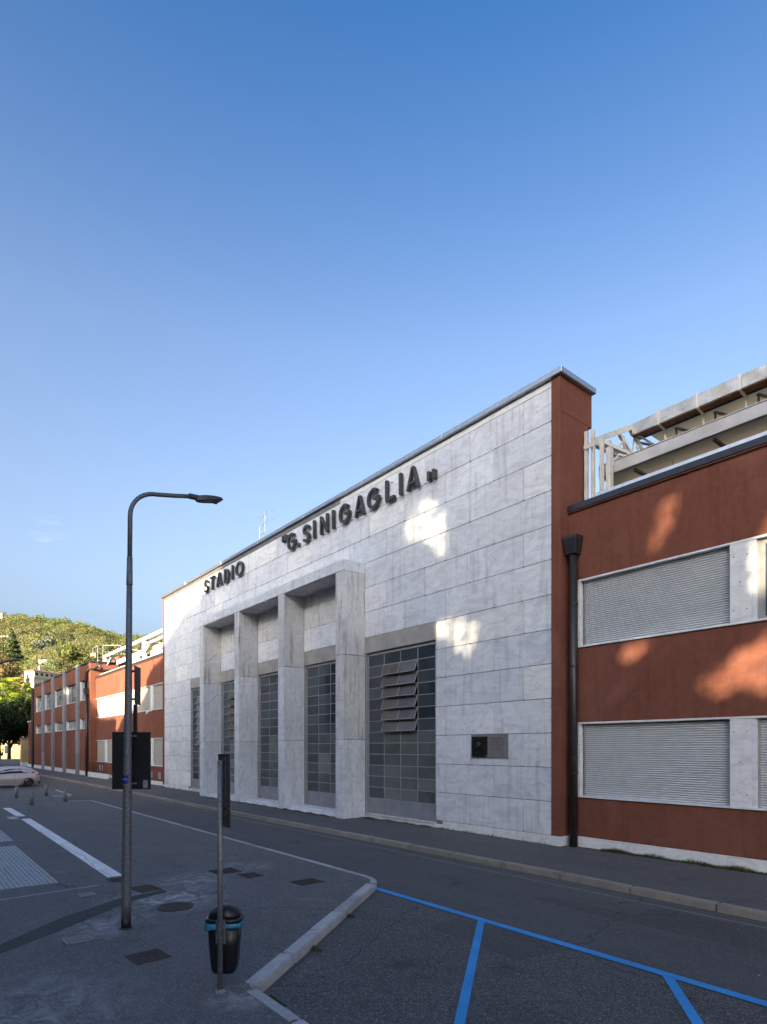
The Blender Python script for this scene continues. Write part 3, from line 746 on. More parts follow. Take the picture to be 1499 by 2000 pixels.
def letter(ch, x0, x1, z0, h, parent, t=.115, y0=14.50, y1=14.63):
    w = x1 - x0; m = MB(); S = glyph(ch, w, h, t)
    for i, q in enumerate(S):
        y = y0 + (i % 7) * .0007; vs = [(x0 + a, y, z0 + b) for a, b in q] + [(x0 + a, y1, z0 + b) for a, b in q]
        m.add(vs, [(0, 1, 2, 3), (7, 6, 5, 4), (0, 4, 5, 1), (1, 5, 6, 2), (2, 6, 7, 3), (3, 7, 4, 0)])
    o = m.build("letter_" + ch.lower(), "letter", parent, loc=(x0, y1, z0))
    bm = bmesh.new(); bm.from_mesh(o.data); bmesh.ops.recalc_face_normals(bm, faces=bm.faces); bm.to_mesh(o.data); bm.free()
    p = MB(); p.tube([(x0 + w / 2, y1 - .03, z0 + .1), (x0 + w / 2, FY, z0 + .1)], .012, 6); p.tube([(x0 + w / 2, y1 - .03, z0 + h - .1), (x0 + w / 2, FY, z0 + h - .1)], .012, 6)
    p.build("fixing", "letter", o)
    return o
st = thing("wall_lettering", (-32.8, 14.6, 12.35), "dark raised metal letters spelling STADIO on the marble wall", "lettering", "raised letters on the marble wall")
LZ, LH = 12.36, .80
for ch, a, b in (("S", -35.54, -34.98), ("T", -34.66, -34.02), ("A", -33.72, -32.96), ("D", -32.62, -31.98), ("I", -31.68, -31.44), ("O", -31.12, -30.22)): letter(ch, a, b, LZ, LH, st)
sg = thing("wall_lettering", (-20.6, 14.6, 12.35), "dark raised metal letters spelling \"G. SINIGAGLIA\" in quotation marks on the marble wall", "lettering", "raised letters on the marble wall")
for ch, a, b in (("G", -25.42, -24.66), ("S", -23.98, -23.42), ("I", -23.14, -22.93), ("N", -22.52, -21.92), ("I", -21.62, -21.41), ("G", -21.05, -20.26), ("A", -19.93, -19.28), ("G", -19.08, -18.30), ("L", -17.92, -17.40), ("I", -17.15, -16.94), ("A", -16.68, -16.02)): letter(ch, a, b, LZ, LH, sg)
for nm, x, z0, h in (("full_stop", -24.52, LZ, .17), ("quotation_mark", -25.92, 12.93, .32), ("quotation_mark", -25.68, 12.93, .32), ("quotation_mark", -15.58, 12.36, .32), ("quotation_mark", -15.33, 12.36, .32)):
    slab(nm, x, x + .11, 14.50, 14.70, z0, z0 + h, "letter", sg, .006)

# ================================================================== RED WINGS
def wing(name, X0, X1, label, bays, far=False, up_open=()):
    """two-storey red wing; bays: list of (x0,x1) shutter openings"""
    Y = 15.10; t = thing(name, ((X0 + X1) / 2, Y, .12), label, "building")
    BZ = [(1.56, 3.66), (5.82, 7.72)]; top = 9.70
    m = MB(); xa, xb = bays[0][0] - .06, bays[-1][1] + .06
    m.box(X0, X1, Y, 16.4, .42, BZ[0][0]); m.box(X0, X1, Y, 16.4, BZ[0][1], BZ[1][0]); m.box(X0, X1, Y, 16.4, BZ[1][1], top)
    for z0, z1 in BZ:
        if xa > X0: m.box(X0, xa, Y, 16.4, z0, z1)
        if xb < X1: m.box(xb, X1, Y, 16.4, z0, z1)
    m.build("wall", "red", t)
    n = max(1, round((X1 - X0) / 2.2))
    for i in range(n): slab("plinth_stone", X0 + (X1 - X0) * i / n + .004, X0 + (X1 - X0) * (i + 1) / n - .004, Y - .03, Y + .1, .04, .415, "marble_clean", t, .006)
    m = MB(); m.box(X0, X1, Y - .09, 16.42, 9.74, 9.90); m.build("parapet_flashing", "gut_dark", t)
    slab("parapet_coping", X0, X1, Y - .06, Y + .3, 9.70, 9.738, "red", t, 0)
    for (z0, z1) in BZ:
        upper = z0 > 4
        slab("window_head", xa, xb, Y - .02, Y + .16, z1 - .045, z1 + .002, "marble_clean", t, .003)
        slab("window_sill", xa - .03, xb + .03, Y - .05, Y + .16, z0 - .03, z0 + .02, "marble_clean", t, .006)
        slab("jamb_stone", xa, xa + .10, Y - .012, Y + .16, z0 + .021, z1 - .046, "marble_clean", t, .003)
        slab("jamb_stone", xb - .10, xb, Y - .012, Y + .16, z0 + .021, z1 - .046, "marble_clean", t, .003)
        for i, (a, b) in enumerate(bays):
            if i:
                pa, pb = bays[i - 1][1], a
                slab("mullion_panel", pa + .003, pb - .10, Y - .012, Y + .16, z0 + .021, z1 - .046, "marble_clean", t, .004)
                slab("mullion_return", pb - .097, pb - .003, Y + .0, Y + .16, z0 + .021, z1 - .046, "marble_clean", t, .003)
                if not far:
                    q = MB()
                    for px, pz in ((pa + .09, z0 + .3), (pb - .19, z0 + .3), (pa + .22, (z0 + z1) / 2), (pa + .09, z1 - .35), (pb - .19, z1 - .35)): q.tube([(px, Y - .008, pz), (px, Y - .02, pz)], .014, 8)
                    q.build("fixing_pin", "engraved", t)["kind"] = "stuff"
            yy = Y + .13
            w = MB(); w.box(a + .10 if i == 0 else a, a + (.15 if i == 0 else .05), yy - .04, yy + .04, z0 + .02, z1 - .05); w.box(b - .03, b - .003, yy - .04, yy + .04, z0 + .02, z1 - .05)
            w.box(a + .05, b - .03, yy + .06, yy + .10, z0 + .02, z1 - .05)
            sh = w.build("shutter_guide", "frame", t, loc=(a, yy, z0))
            xa_, xb_ = a + (.15 if i == 0 else .05), b - .03
            if (i, upper) in up_open:
                # uncovered window
                fr = MB()
                for q0, q1 in ((xa_, xa_ + .09), ((xa_ + xb_) / 2 - .04, (xa_ + xb_) / 2 + .04), (xb_ - .09, xb_)): fr.box(q0, q1, yy - .02, yy + .05, z0 + .02, z1 - .05)
                fr.box(xa_, xb_, yy - .021, yy + .051, z0 + .02, z0 + .10); fr.box(xa_, xb_, yy - .021, yy + .051, z1 - .16, z1 - .05)
                fr.build("window_frame", "frame", t)
                slab("pane", xa_ + .09, (xa_ + xb_) / 2 - .04, yy + .0, yy + .01, z0 + .1, z1 - .16, "glass", t, 0)
                slab("pane", (xa_ + xb_) / 2 + .04, xb_ - .09, yy + .0, yy + .01, z0 + .1, z1 - .16, "glass", t, 0)
            elif far:
                s = MB(); z = z0 + .02; pts = []
                while z < z1 - .06:
                    s.add([(xa_, yy + .012, z), (xb_, yy + .012, z), (xb_, yy - .006, z + .012), (xa_, yy - .006, z + .012), (xb_, yy - .006, z + .045), (xa_, yy - .006, z + .045), (xb_, yy + .012, z + .055), (xa_, yy + .012, z + .055)],
                          [(0, 1, 2, 3), (3, 2, 4, 5), (5, 4, 6, 7)]); z += .055
                s.build("shutter_curtain", "shutter_far", t)["kind"] = "stuff"
            else:
                z = z0 + .022; k = ('slat', round(xb_ - xa_, 3))
                if k not in CACHE:
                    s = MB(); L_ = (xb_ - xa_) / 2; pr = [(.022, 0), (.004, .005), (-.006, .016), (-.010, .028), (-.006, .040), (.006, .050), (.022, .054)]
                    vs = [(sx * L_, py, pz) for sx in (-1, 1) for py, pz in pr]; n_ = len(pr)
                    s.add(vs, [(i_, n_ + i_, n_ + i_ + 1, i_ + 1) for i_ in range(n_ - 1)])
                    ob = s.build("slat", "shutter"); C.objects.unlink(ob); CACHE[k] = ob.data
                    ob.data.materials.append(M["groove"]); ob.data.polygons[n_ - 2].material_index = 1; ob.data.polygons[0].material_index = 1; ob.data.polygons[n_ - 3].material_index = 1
                while z < z1 - .09:
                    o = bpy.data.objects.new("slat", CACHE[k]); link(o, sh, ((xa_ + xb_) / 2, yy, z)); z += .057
    return t
right = wing("red_stadium_wing", -10.19, 22, "red plastered wing with roller shutters right of the marble block", [(-9.85, -5.86), (-5.30, -1.3), (-.7, 3.3), (3.9, 7.9), (8.5, 12.5)], False, {(1, True)})
left = wing("red_stadium_wing", -64.6, -43.43, "red plastered wing with roller shutters between pilaster block and marble block", [(-64.1, -60.65), (-60.1, -56.25), (-55.7, -51.85), (-51.3, -47.4), (-46.85, -43.6)], True)
# vents
for (x, z) in ((-7.83, .55), (-5.37, .54)): slab("vent_cover", x - .15, x + .15, 15.085, 15.11, z - .09, z + .09, "red", right, .006)
for (x, z) in ((-45.3, .85), (-47.2, .85), (-62.3, 1.0), (-61.3, 1.0)): slab("vent_cover", x - .3, x + .3, 15.07, 15.11, z - .25, z + .25, "kick", left, .006)
# downpipe + hopper on the right wing
def downpipe(parent, x, y, z0, z1, r, mat, hop=True):
    m = MB(); m.tube([(x, y, z0), (x, y, z1)], r, 14)
    p = m.build("downpipe", mat, parent, smooth=False)
    for f in p.data.polygons: f.use_smooth = len(f.vertices) == 4
    hgt = z1 - z0
    for q in (.26, .31, .62, .83):
        zz = z0 + hgt * q; c = MB(); c.tube([(x, y, zz - .02), (x, y, zz + .02)], r * 1.13, 14); c.build("collar", mat, p)
    if hop:
        h = MB(); a, b = 1.95 * r, 1.25 * r
        vs = [(x - b, y - b, z1 - .02), (x + b, y - b, z1 - .02), (x + b, y + b, z1 - .02), (x - b, y + b, z1 - .02), (x - a, y - a, z1 + .42), (x + a, y - a, z1 + .42), (x + a, y + a * .6, z1 + .42), (x - a, y + a * .6, z1 + .42), (x - a, y - a, z1 + .50), (x + a, y - a, z1 + .50), (x + a, y + a * .6, z1 + .50), (x - a, y + a * .6, z1 + .50)]
        h.add(vs, [(3, 2, 1, 0), (0, 1, 5, 4), (1, 2, 6, 5), (2, 3, 7, 6), (3, 0, 4, 7), (4, 5, 9, 8), (5, 6, 10, 9), (6, 7, 11, 10), (7, 4, 8, 11), (8, 9, 10, 11)])
        h.build("hopper_head", mat, p, bevel=.008)
    return p
downpipe(right, -9.94, 14.955, .05, 8.45, .118, "pipe")

# aluminium rail on the right parapet
rl = thing("parapet_rail", (5, 15.5, 9.9), "long aluminium rail on top of the right red parapet", "railing")
for z0, z1, y in ((10.06, 10.20, 15.46), (9.97, 10.035, 15.44)): slab("rail", -9.6, 22, y, y + .05, z0, z1, "rail", rl, .004)
for k in range(12):
    x = -7.35 + k * 2.15; slab("bracket", x - .04, x + .04, 15.40, 15.47, 9.90, 10.02, "pipe", rl, .004); slab("pin", x - .008, x + .008, 15.45, 15.46, 10.2, 10.34, "pipe", rl, 0)

# ------------------------------------------------------------------ stand roof, right
rf = thing("stand_roof", (-3, 18, 9.9), "steel stand roof with silver gutter and khaki membrane above the right red wing", "roof")
m = MB()
for x in (-10.10, -9.93, -9.70): m.box(x - .045, x + .045, 15.80 + (x + 10.1) * .4, 15.92 + (x + 10.1) * .4, 9.6, 12.3 - (.35 if x > -9.8 else 0))
m.build("post", "steel_white", rf, bevel=.006)
slab("post", -9.66, -9.52, 16.15, 16.35, 9.6, 11.75, "steel_white", rf, .008)
m = MB()
for z in (9.98, 11.75): m.box(-10.14, -9.85, 15.77, 15.80, z, z + .14)
m.build("cleat_plate", "steel_white", rf)
slab("fascia", -10.1, 22, 16.5, 16.62, 11.09, 11.43, "fascia", rf, .012)
slab("fascia_cap", -10.1, 22, 16.48, 16.66, 11.432, 11.46, "fascia", rf, .004)
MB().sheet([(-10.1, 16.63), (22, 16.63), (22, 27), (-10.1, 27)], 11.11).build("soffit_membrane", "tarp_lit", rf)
for k in range(9): slab("soffit_beam", -9.1 + k * 2.2, -9.02 + k * 2.2, 16.7, 27, 11.02, 11.095, "rib", rf, 0)
# big box gutter in lengths with mitred left end
for k in range(16):
    x0 = -8.99 + 1.135 * (k - 1) if k else -10.03; x1 = -8.99 + 1.135 * k
    if k == 0:
        g = MB(); g.add([(-10.03, 18.0, 13.14), (-8.99, 18.0, 13.18), (-8.99, 18.0, 12.80), (-9.9, 18.0, 12.80), (-10.03, 18.33, 13.14), (-8.99, 18.33, 13.18), (-8.99, 18.33, 12.80), (-9.9, 18.33, 12.80)],
                        [(3, 2, 1, 0), (4, 5, 6, 7), (0, 1, 5, 4), (1, 2, 6, 5), (2, 3, 7, 6), (3, 0, 4, 7)])
        g.build("gutter_length", "gutter", rf)
    else: slab("gutter_length", x0 + .002, x1 - .002, 18.0, 18.33, 12.80, 13.18, "gutter", rf, .01)
    slab("gutter_underside", x0 + .15 * (k == 0) + .002, x1 - .002, 18.02, 18.34, 12.775, 12.798, "rust", rf, 0)
    if k:
        b = MB(); b.beam((x0, 17.975, 13.20), (x0, 17.975, 12.78), .07, .03, (0, 1, 0)); b.beam((x0, 17.975, 12.78), (x0, 18.45, 12.72), .07, .03); b.beam((x0, 18.4, 12.72), (x0 - .05, 18.65, 11.5), .06, .06)
        b.build("gutter_bracket", "steel_white", rf)
    r_ = MB(); r_.beam((x1 + .25, 18.6, 12.74), (x1 + .25, 18.6, 11.2), .05, .05); r_.beam((x1 - .9, 18.56, 12.75), (x1 + 1.2, 24, 12.70), .07, .05)
    r_.build("roof_rib", "rib", rf)
slab("gutter_seal", -9.8, 8, 18.345, 18.40, 12.75, 12.80, "gut_dark", rf, 0)
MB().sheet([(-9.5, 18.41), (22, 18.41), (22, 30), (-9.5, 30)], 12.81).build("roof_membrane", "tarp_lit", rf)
t1 = MB()
t1.beam((-9.92, 15.95, 11.98), (-9.92, 18.1, 13.12), .13, .16); t1.beam((-9.92, 15.95, 11.92), (-9.9, 19.5, 12.02), .13, .13)
t1.beam((-9.6, 16.25, 11.2), (-9.75, 17.2, 11.92), .10, .10); t1.beam((-9.9, 17.35, 12.62), (-9.9, 18.55, 11.95), .09, .09)
t1.beam((-9.88, 18.1, 12.95), (-9.7, 18.9, 11.95), .09, .09); t1.beam((-9.88, 17.4, 12.6), (-9.9, 17.9, 12.0), .06, .06)
t1.build("truss", "steel_white", rf)
t2 = MB()
for k in range(5):
    y = 18.2 + k * .9; t2.beam((-9.8, y, 12.5), (-9.7, y + .45, 11.9), .05); t2.beam((-9.7, y + .45, 11.9), (-9.8, y + .9, 12.5), .05)
for k in range(3):
    y = 16.5 + k * .75; t2.beam((-9.92, y, 12.0), (-9.92, y + .35, 12.28 + k * .38), .045); t2.beam((-9.92, y + .35, 12.28 + k * .38), (-9.92, y + .75, 12.0), .045)
t2.beam((-9.5, 16.6, 11.62), (-9.3, 18.6, 11.75), .07); t2.beam((-9.92, 16.6, 11.95), (-9.3, 17.6, 11.68), .05); t2.beam((-9.85, 18.0, 12.9), (-9.2, 18.9, 12.3), .05); t2.beam((-9.85, 18.3, 12.0), (-9.0, 18.9, 12.7), .05)
t2.beam((-9.8, 16.3, 12.0), (-8.9, 19.5, 11.5), .10); t2.beam((-9.8, 18.2, 12.5), (-9.8, 23, 12.5), .07)
t2.build("truss_web", "steel_white", rf)

# ------------------------------------------------------------------ stand roof, left (sunlit)
lf = thing("stand_roof", (-54, 17, 9.9), "white sunlit steel roof frames above the left red wing", "roof")
m = MB()
for x in (-64.4, -52.1): m.box(x - .18, x + .18, 15.95, 16.25, 9.5, 12.15)
m.build("post", "steel_white", lf)
m = MB(); m.beam((-64.4, 16.1, 12.05), (-43.5, 16.1, 12.10), .22, .28); m.build("top_beam", "steel_white", lf)
for (a, b) in ((-62.0, -53.0), (-51.2, -43.6)):
    slab("fascia", a, b, 16.5, 16.62, 11.0, 11.45, "steel_white", lf, .01)
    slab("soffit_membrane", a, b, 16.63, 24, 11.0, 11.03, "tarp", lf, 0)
m = MB()
m.beam((-64.3, 16.1, 10.9), (-63.2, 16.4, 11.9), .18); m.beam((-52.0, 16.1, 10.9), (-50.9, 16.4, 11.9), .18)
m.beam((-64.4, 16.1, 11.95), (-64.4, 20, 11.6), .18); m.beam((-52.1, 16.1, 11.95), (-52.1, 20, 11.6), .18)
m.beam((-52.1, 16.1, 11.6), (-43.5, 16.1, 11.62), .12, .16)
for x in (-60, -57, -49, -46): m.beam((x, 16.1, 11.98), (x + 1.4, 17.2, 11.5), .09); m.beam((x + 1.4, 17.2, 11.5), (x + 2.6, 16.1, 11.98), .09)
m.build("truss", "steel_white", lf)
m = MB()
for x0, x1 in ((-56.5, -53.4), (-51.4, -47.2)):
    m.add([(x0, 16.3, 9.95), (x1, 16.3, 9.95), ((x0 + x1) / 2 + .4, 16.3, 11.0), (x0 + .3, 16.3, 11.0), (x0, 16.42, 9.95), (x1, 16.42, 9.95), ((x0 + x1) / 2 + .4, 16.42, 11.0), (x0 + .3, 16.42, 11.0)], [(0, 1, 2, 3), (7, 6, 5, 4), (0, 4, 5, 1), (1, 5, 6, 2), (2, 6, 7, 3), (3, 7, 4, 0)])
m.build("membrane_end", "steel_white", lf)
rl = thing("parapet_rail", (-54, 15.5, 9.9), "pale rail on top of the left red parapet", "railing")
slab("rail", -64, -43.5, 15.42, 15.47, 9.98, 10.16, "steel_white", rl, .004)

# ================================================================== PILASTER BLOCK, far left
pb = thing("pilaster_block", (-80, 15, .12), "far red stadium block with stone pilasters and gridded windows", "building")
Y = 14.6; X0, X1 = -95.6, -63.9
pil = [(-88.85, -87.75), (-82.40, -81.30), (-75.95, -74.85), (-69.50, -68.40)]
bays = [(-93.9, -89.0), (-87.6, -82.55), (-81.15, -76.1), (-74.7, -69.65), (-68.25, -64.75)]
ZW = [(4.90, 5.88), (7.80, 9.76)]
m = MB(); m.box(X0, X1, Y, 20, .55, ZW[0][0]); m.box(X0, X1, Y, 20, ZW[0][1], ZW[1][0]); m.box(X0, X1, Y, 20, ZW[1][1], 11.3)
for z0, z1 in ZW:
    e = [X0] + [q for b in bays for q in b] + [X1]
    for i in range(0, len(e), 2): m.box(e[i], e[i + 1], Y, 20, z0, z1)
m.build("wall", "red_far", pb)
m = MB()
for b in bays:
    for z0, z1 in ZW: m.box(b[0], b[1], Y + .5, Y + .6, z0, z1)
m.build("interior", "dark", pb)
slab("coping", X0 - .1, X1 + .1, Y - .1, 20.1, 11.305, 11.47, "gut_dark", pb, .01)
for a, b in pil:
    z = .05
    while z < 11.5:
        z2 = min(z + 2.3, 11.62); slab("pilaster_stone", a, b, Y - .20, Y + .05, z, z2 - .01, "concrete", pb, .01); z = z2
e = [X0] + [q for p in pil for q in p] + [X1]
for i in range(0, len(e), 2): slab("plinth_stone", e[i] + .01, e[i + 1] - .01, Y - .04, Y + .1, .05, .56, "marble_clean", pb, .006)
for b in bays:
    for zi, (z0, z1) in enumerate(ZW):
        fr = MB(); yy = Y + .22; fr.box(b[0], b[0] + .12, Y - .01, yy + .05, z0, z1)
        fr.box(b[0], b[1], Y - .04, yy + .05, z0 - .07, z0 + .002)
        f = fr.build("window_frame", "marble_clean", pb, loc=(b[0], yy, z0))
        nx, nz = 4, (3 if zi else 2); cw = (b[1] - b[0] - .12) / nx; chh = (z1 - z0) / nz; mu = MB()
        for k in range(nx + 1): mu.box(b[0] + .12 + k * cw - .03, b[0] + .12 + k * cw + .03, yy - .03, yy + .03, z0, z1)
        for k in range(nz + 1): mu.box(b[0] + .12, b[1], yy - .028, yy + .028, z0 + k * chh - .025, z0 + k * chh + .025)
        mu.build("muntin", "kick", f, loc=(b[0], yy, z0))
        for c in range(nx):
            for r in range(nz): slab("pane", b[0] + .12 + c * cw + .03, b[0] + .12 + (c + 1) * cw - .03, yy, yy + .01, z0 + r * chh + .02, z0 + (r + 1) * chh - .02, "glass_pale" if zi == 0 else random.choice(["glass_pale", "glass_low", "glass"]), f, 0)
downpipe(pb, -64.75, 14.45, .05, 8.2, .14, "pipe")
m = MB(); m.tube([(-64.75, 14.4, 8.7), (-64.75, 14.4, 10.4), (-64.3, 14.5, 10.6), (-63.6, 14.9, 10.7), (-63.2, 15.2, 11.0), (-62.9, 15.4, 10.6)], .13, 10); m.build("downpipe_bend", "pipe", pb, smooth=True)
slab("side_chimney", -66.4, -64.0, 17.2, 20, 11.47, 12.2, "red", pb)
m = MB(); m.tube([(X0 - .12, 14.45, .05), (X0 - .12, 14.45, 11.2)], .17, 10); m.build("downpipe", "pipe", pb)
# lower extension
ex = thing("low_red_annex", (-98, 14.7, .12), "low red annex at the far end of the pilaster block", "building")
m = MB(); m.box(-100.5, -95.75, Y + .02, 19, .55, 6.6); m.build("wall", "red_far", ex)
slab("coping", -100.65, -95.78, Y - .06, 19.1, 6.6, 6.75, "marble_clean", ex); slab("plinth_stone", -100.52, -95.76, Y - .02, Y + .1, .05, .55, "marble_clean", ex)
for x in (-99.3, -97.2):
    m = MB()
    pts = [(x + .45 * math.cos(a * math.pi / 9), 5.0 + .75 * math.sin(a * math.pi / 9)) for a in range(18)]
    m.add([(px, Y + .012, pz) for px, pz in pts], [tuple(range(18))]); m.build("round_window", "dark", ex)
m = MB()
for k in range(7): m.box(-100.3 + k * .7, -100.27 + k * .7, Y + .2, Y + .23, 6.75, 7.8)
m.box(-100.3, -96, Y + .2, Y + .23, 7.8, 7.84); m.build("roof_railing", "pipe", ex)
# wire box on the roof
wb = thing("roof_screen", (-62, 15.3, 11.6), "thin framed mesh screen on the roof of the pilaster block", "screen")
m = MB()
SCR = [(-65.6, 15.2), (-63.7, 15.2), (-63.0, 15.5), (-61.9, 16.9)]
for (x, y) in SCR: m.box(x - .03, x + .03, y - .03, y + .03, 11.3, 12.95)
for (p, q) in ((0, 1), (2, 3)):
    for z in ((12.93,) if p == 0 else (12.93, 11.9)): m.beam((*SCR[p], z), (*SCR[q], z), .05)
m.build("frame", "kick", wb)
# ramp handrail in front of left wing
hr = thing("ramp_railing", (-62, 14.4, .12), "thin brown steel handrail on a marble kerb by the left wing", "railing")
m = MB(); m.box(-63.5, -57.2, 14.35, 14.42, 1.55, 1.62)
for k in range(8): m.box(-63.4 + k * .85, -63.36 + k * .85, 14.37, 14.41, .55, 1.55)
m.build("rail_bars", "pipe", hr); slab("base_stone", -63.6, -57, 14.28, 14.55, .05, .56, "marble_clean", hr)
# cctv
cc = thing("security_camera", (-46.9, 14.9, 5.6), "white dome security camera under the sill of the left wing", "camera")
m = MB(); m.tube([(-46.9, 15.05, 5.72), (-46.9, 14.72, 5.72), (-46.9, 14.7, 5.66)], .035, 8); m.tube([(-46.9, 14.7, 5.70), (-46.9, 14.7, 5.62), (-46.9, 14.7, 5.48)], [.08, .12, .12], 12); m.build("housing", "print_white", cc, smooth=True)
m = MB(); m.tube([(-46.9, 14.7, 5.48), (-46.9, 14.7, 5.40), (-46.9, 14.7, 5.36)], [.10, .08, .02], 12); m.build("dome", "kick", cc, smooth=True)
# antenna
an = thing("roof_antenna", (-38.8, 20, 13.7), "thin white television aerial on the roof behind STADIO", "antenna")
m = MB(); m.tube([(-38.85, 20, 13.5), (-38.85, 20, 18.7)], .035, 8); m.tube([(-38.1, 20, 18.0), (-38.1, 20, 19.5)], .022, 6); m.beam((-38.85, 20, 18.1), (-38.1, 20, 18.1), .05)
for z, L_ in ((19.35, .9), (18.7, 1.0)):
    m.beam((-38.1 - L_, 20.3, z + .1), (-38.1 + L_, 19.7, z - .05), .02)
    for k in range(3): m.beam((-38.1 - L_ + k * L_, 19.9, z), (-38.1 - L_ + k * L_, 20.3, z), .014)
m.build("mast", "galv2", an)
# ------------------------------------------------------------------ gatehouse, low wall, cream house beyond
gt = thing("gate_pier", (-105, 15.3, .12), "ochre plastered gate pier beside a dark blue gate", "gate")
slab("pier", -106.3, -104.9, 14.4, 15.6, .7, 4.2, "ochre", gt, .01); slab("pier_base", -106.32, -104.88, 14.38, 15.62, .05, .7, "marble_clean", gt); slab("cap", -106.4, -104.8, 14.3, 16.6, 4.2, 4.35, "kick", gt)
slab("pier", -106.3, -104.95, 15.62, 16.6, .7, 4.2, "ochre", gt, 0)
slab("gate_leaf", -104.7, -100.6, 15.9, 16.0, .1, 2.9, "door_blue", gt); slab("notice", -104.88, -104.86, 14.8, 15.3, 1.9, 2.7, "label", gt, 0)
lw = thing("garden_wall", (-118, 8, 0), "low grey garden wall with railing under the dark trees", "wall")
slab("wall_base", -118.2, -117.9, -14, 17, 0, 1.0, "concrete", lw)
m = MB()
for k in range(110): y = -13.5 + k * .27; m.box(-118.06, -118.03, y, y + .03, 1.0, 2.2)
m.box(-118.07, -118.02, -13.6, 16.5, 2.2, 2.25); m.build("railing", "pipe", lw)["kind"] = "stuff"
ch = thing("cream_house", (-175, 26, 0), "cream house glimpsed in sunlight behind the dark trees", "building")
slab("wall", -180, -172, 10, 44, 0, 9, "cream", ch, 0); slab("roof", -181, -171, 9, 45, 9, 10, "roof_tile", ch)
for y in range(12, 42, 4):
    for z in (1.5, 5): slab("window", -171.98, -171.95, y, y + 1.2, z, z + 1.9, "glass", ch, 0)

# ================================================================== STREET THINGS
# street lamp
LPX, LPY = -9.84, 2.76; RR = Vector((.6273, .7788, 0)); lean = RR * .010
lp = thing("street_lamp", (LPX, LPY, .12), "tall galvanised street lamp with curved arm in the plaza", "street lamp")
def onl(z): return Vector((LPX, LPY, 0)) + lean * (z - .12) + Vector((0, 0, z))
m = MB(); zs = [.30, .5, 1.5, 2.6, 3.2, 4.2, 5.6]; rs = [.072, .071, .068, .063, .058, .051, .042]
m.tube([onl(z) for z in zs], rs, 20); o = m.build("pole", "galv", lp, smooth=True)
m = MB(); m.tube([onl(.10), onl(.31)], .0745, 20); b_ = m.build("base_band", "band", lp, smooth=True)
m = MB(); m.tube([onl(.115), onl(.125), onl(.14)], [.12, .10, .08], 16); m.build("ground_collar", "patch", lp)
m = MB(); m.tube([onl(5.48), onl(5.5), onl(5.92)], [.045, .048, .042], 16); m.build("sleeve", "galv", lp, smooth=True)
top = onl(6.57); pts = [onl(5.7), top]; R_ = .44
for k in range(1, 11):
    a = math.radians(k * 8.6); pts.append(top + Vector((0, R_ * (1 - math.cos(a)), R_ * math.sin(a))))
e = pts[-1]; pts += [e + Vector((0, .28, .055)), e + Vector((0, .56, .115))]
m = MB(); m.tube(pts, [.036] * 3 + [.034] * (len(pts) - 3), 14); m.build("arm", "galv", lp, smooth=True)
hd = pts[-1]
m = MB(); m.tube([hd + Vector((0, -.03, 0)), hd + Vector((0, .13, .01))], .046, 12); m.build("clamp", "lum", lp)
L_ = MB(); st_ = [(.09, .04, -.045, .03), (.15, .07, -.055, .05), (.24, .10, -.05, .06), (.38, .12, -.04, .06), (.50, .11, -.03, .045), (.55, .06, -.02, .02)]
vs = []
for y, w, zb, zt in [(y_, w_, a_ + .2 * (y_ - .09), b_ + .2 * (y_ - .09)) for y_, w_, a_, b_ in st_]: vs += [hd + Vector((-w, y, zb)), hd + Vector((w, y, zb)), hd + Vector((w * .8, y, zt * .7)), hd + Vector((0, y, zt)), hd + Vector((-w * .8, y, zt * .7))]
fs = [(i * 5 + k, i * 5 + (k + 1) % 5, (i + 1) * 5 + (k + 1) % 5, (i + 1) * 5 + k) for i in range(5) for k in range(5)] + [(4, 3, 2, 1, 0), (25, 26, 27, 28, 29)]
L_.add(vs, fs); L_.build("luminaire_body", "lum", lp, bevel=.006)
slab("lens", hd.x - .08, hd.x + .08, hd.y + .26, hd.y + .48, hd.z + .012, hd.z + .022, "lens", lp)
for z in (2.37, 3.13):
    m = MB(); m.tube([onl(z - .012), onl(z + .012)], .0745, 20); m.build("strap", "galv2", lp)
# sticker and black boards on the lamp
def facing(base, dx, dz, depth):   # frame aligned with the picture-parallel direction RR
    FW = Vector((-.7788, .6273, 0)); return base + RR * dx + FW * depth + Vector((0, 0, dz))
FW = Vector((-.7788, .6273, 0))
def oriented_box(name, c, w, d, h, yaw, mat, parent, ch=.004):
    bm = bmesh.new(); bmesh.ops.create_cube(bm, size=1); bmesh.ops.scale(bm, vec=(w, d, h), verts=bm.verts)
    if ch: bmesh.ops.bevel(bm, geom=list(bm.edges), offset=ch, segments=1, affect='EDGES')
    me = bpy.data.meshes.new(name); bm.to_mesh(me); bm.free(); me.materials.append(M[mat]); o = bpy.data.objects.new(name, me)
    link(o, parent, c); o.rotation_euler = (0, 0, yaw); return o
yawR = math.atan2(RR.y, RR.x)
c0 = onl(2.74)
bd = thing("sign_board", c0 + FW * .13, "large black double board strapped behind the street lamp, back side showing", "sign")
oriented_box("board_leaf", facing(c0, -.130, 0, .13), .335, .03, .905, yawR + .02, "black", bd)
oriented_box("board_leaf", facing(c0, .175, 0, .13), .27, .03, .905, yawR - .05, "black", bd)
oriented_box("rating_label", facing(c0, .235, -.37, .106), .075, .004, .125, yawR - .05, "label", bd, 0)
for z in (-.36, .39): oriented_box("strap_bar", facing(c0, .0, z, .10), .20, .02, .03, yawR, "galv2", bd)
for dx in (-.20, .20):
    for q in (-.06, 0, .04): oriented_box("handle_slot", facing(c0, dx, q + .02, .113), .012, .006, .025, yawR, "plastic", bd, 0)
us = thing("sign_plate", onl(3.95) + RR * .12, "narrow dark sign seen nearly edge-on high on the street lamp", "sign")
